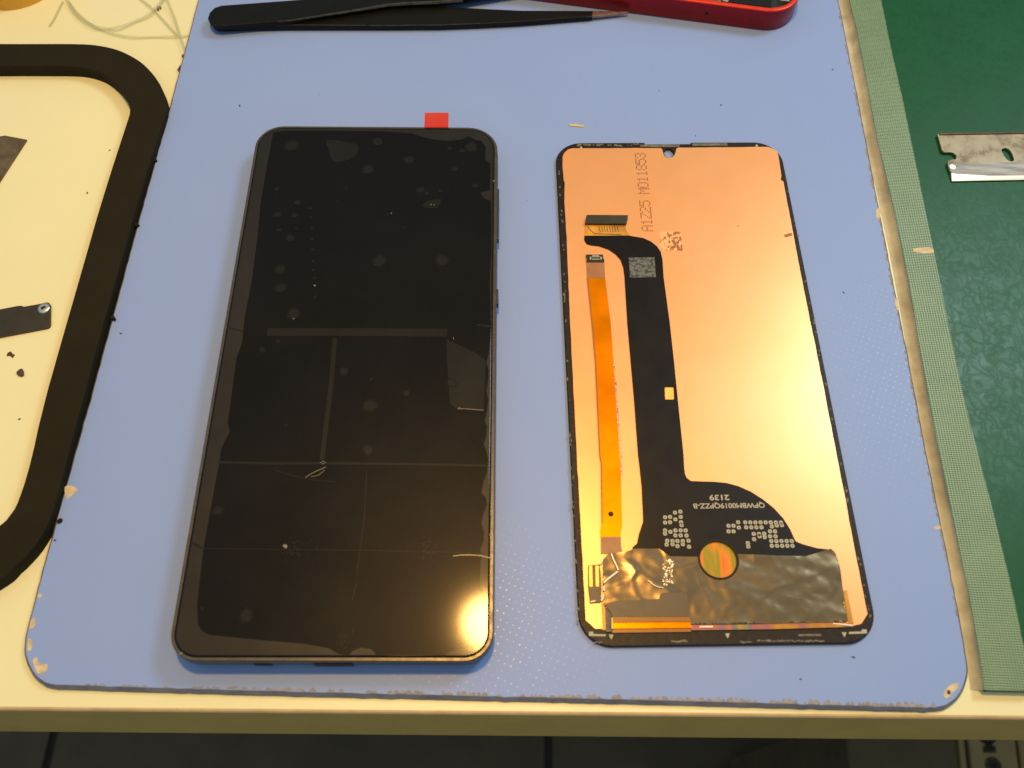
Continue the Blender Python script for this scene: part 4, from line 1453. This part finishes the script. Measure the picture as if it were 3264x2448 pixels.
# yellow tape roll at the top left
A1, B1, C1 = at(0, 33.6, ZT).xy, at(75, 26, ZT).xy, at(136.4, 0, ZT).xy
def circ(a, b, c_):
    d = 2 * (a.x * (b.y - c_.y) + b.x * (c_.y - a.y) + c_.x * (a.y - b.y))
    ux = (a.length_squared * (b.y - c_.y) + b.length_squared * (c_.y - a.y) + c_.length_squared * (a.y - b.y)) / d
    uy = (a.length_squared * (c_.x - b.x) + b.length_squared * (a.x - c_.x) + c_.length_squared * (b.x - a.x)) / d
    cc = Vector((ux, uy))
    return cc, (a - cc).length
yc, yr = circ(A1, B1, C1)
roll = thing('tape_roll', 'mustard yellow tape roll at the top left corner of the table', 'tape roll', (yc.x, yc.y, ZT))
cir = lambda r_: [yc + Vector((math.cos(i * math.pi / 32), math.sin(i * math.pi / 32))) * r_ for i in range(64)]
MB().prism(cir(yr), ZT + 0.05, ZT + 14, holes=[cir(yr * 0.6)], bev=0.3).build('tape_winding', M_mustard, roll, smooth_ang=40)
MB().prism(cir(yr * 0.598), ZT + 0.05, ZT + 13.6, holes=[cir(yr * 0.54)]).build('cardboard_core', M_chip, roll, smooth_ang=40)
# clear strands
Kq = lambda x, y: (x / 3.456, y / 3.456)
def strand(pts, w_, label, zh=1.2, zt=0.35):
    P = []
    for i, (x, y) in enumerate(pts):
        P.append(at(*Kq(x, y), ZT + zt + zh * abs(math.sin(i * 1.3))))
    m_ = MB()
    m_.ribbon(smooth(P, 5), w_, 0.10)
    tag(m_.build('plastic_strand', M_clear), label, 'plastic strip', 'clear plastic strips curled on the table')
strand([(700, -120), (740, 0), (800, 110), (900, 210), (1050, 290), (1200, 315), (1300, 300), (1500, 230), (1640, 160), (1720, 80), (1790, 0), (1850, -90)], 1.3, 'clear curled plastic strip forming a loop above the black gasket')
strand([(760, 20), (860, 150), (1050, 295), (1250, 370), (1450, 405), (1700, 408), (1950, 400), (2075, 392)], 0.9, 'clear plastic strip sweeping right to the blue board from the loop', 0.6)
strand([(1815, -60), (1840, 0), (1920, 200), (1975, 380), (2030, 540)], 1.1, 'straight pale plastic strip running down beside the blue board', 1.6)
strand([(690, 20), (640, 120), (590, 220), (540, 290)], 0.9, 'short faint plastic strip left of the loop below the tape roll', 0.2)
strand([(1480, -60), (1640, 60), (1760, 180), (1860, 290), (1950, 390)], 1.0, 'thin faint plastic strip crossing inside the loop', 0.4)
m = MB()
for (x, y, r_) in ((1735, 85, 0.5), (1760, 72, 0.35), (2015, 605, 0.45), (1985, 740, 0.8), (1975, 755, 0.6)):
    m.prism(blob(at(*Kq(x, y), ZT + 1).xy, r_, 7, 0.6), ZT + 0.05, ZT + 1.0)
tag(m.build('grey_grit', simple('grey grit', (0.16, 0.14, 0.12), 0.8)), 'dark grit stuck among the clear strips beside the board', 'grit', kind='stuff')
# dust and specks on the board and table
du = MB()
for (x, y, z, r_) in ((764, 337, 0, 0.42), (2298, 335, 0, 0.33), (385, 1063, 0, 0.35), (2654, 222, 0, 0.3), (2217, 433, 0, 0.18), (2689, 933, 0, 0.3), (350, 479, ZT, 0.32), (278, 615, ZT, 0.35), (62, 1336, ZT, 0.35), (1680, 640, 0, 0.12), (2720, 2095, 0, 0.35), (2552, 2165, 0, 0.25), (175, 1722, 0, 0.35), (1018, 300, 0, 0.12), (2100, 290, 0, 0.2)):
    du.loft(blob(at(x, y, z).xy, r_, 7, 0.7), [(0, z + 0.02), (0.02, z + 0.08)])
tag(du.build('dust', M_dark), 'scattered dark dust specks on the board and table', 'dust', kind='stuff')
fk = MB().prism(jitter(dens(ccw(px([(1813, 397), (1836, 396), (1850, 400), (1862, 402), (1858, 406), (1836, 404), (1815, 402)])), 1), 0.08), 0.02, 0.25)
tag(fk.build('yellow_flake', simple('yellow flake', (0.62, 0.52, 0.2), 0.6)), 'tiny yellow flake on the blue board above the copper panel', 'flake')

S.render.film_transparent = False
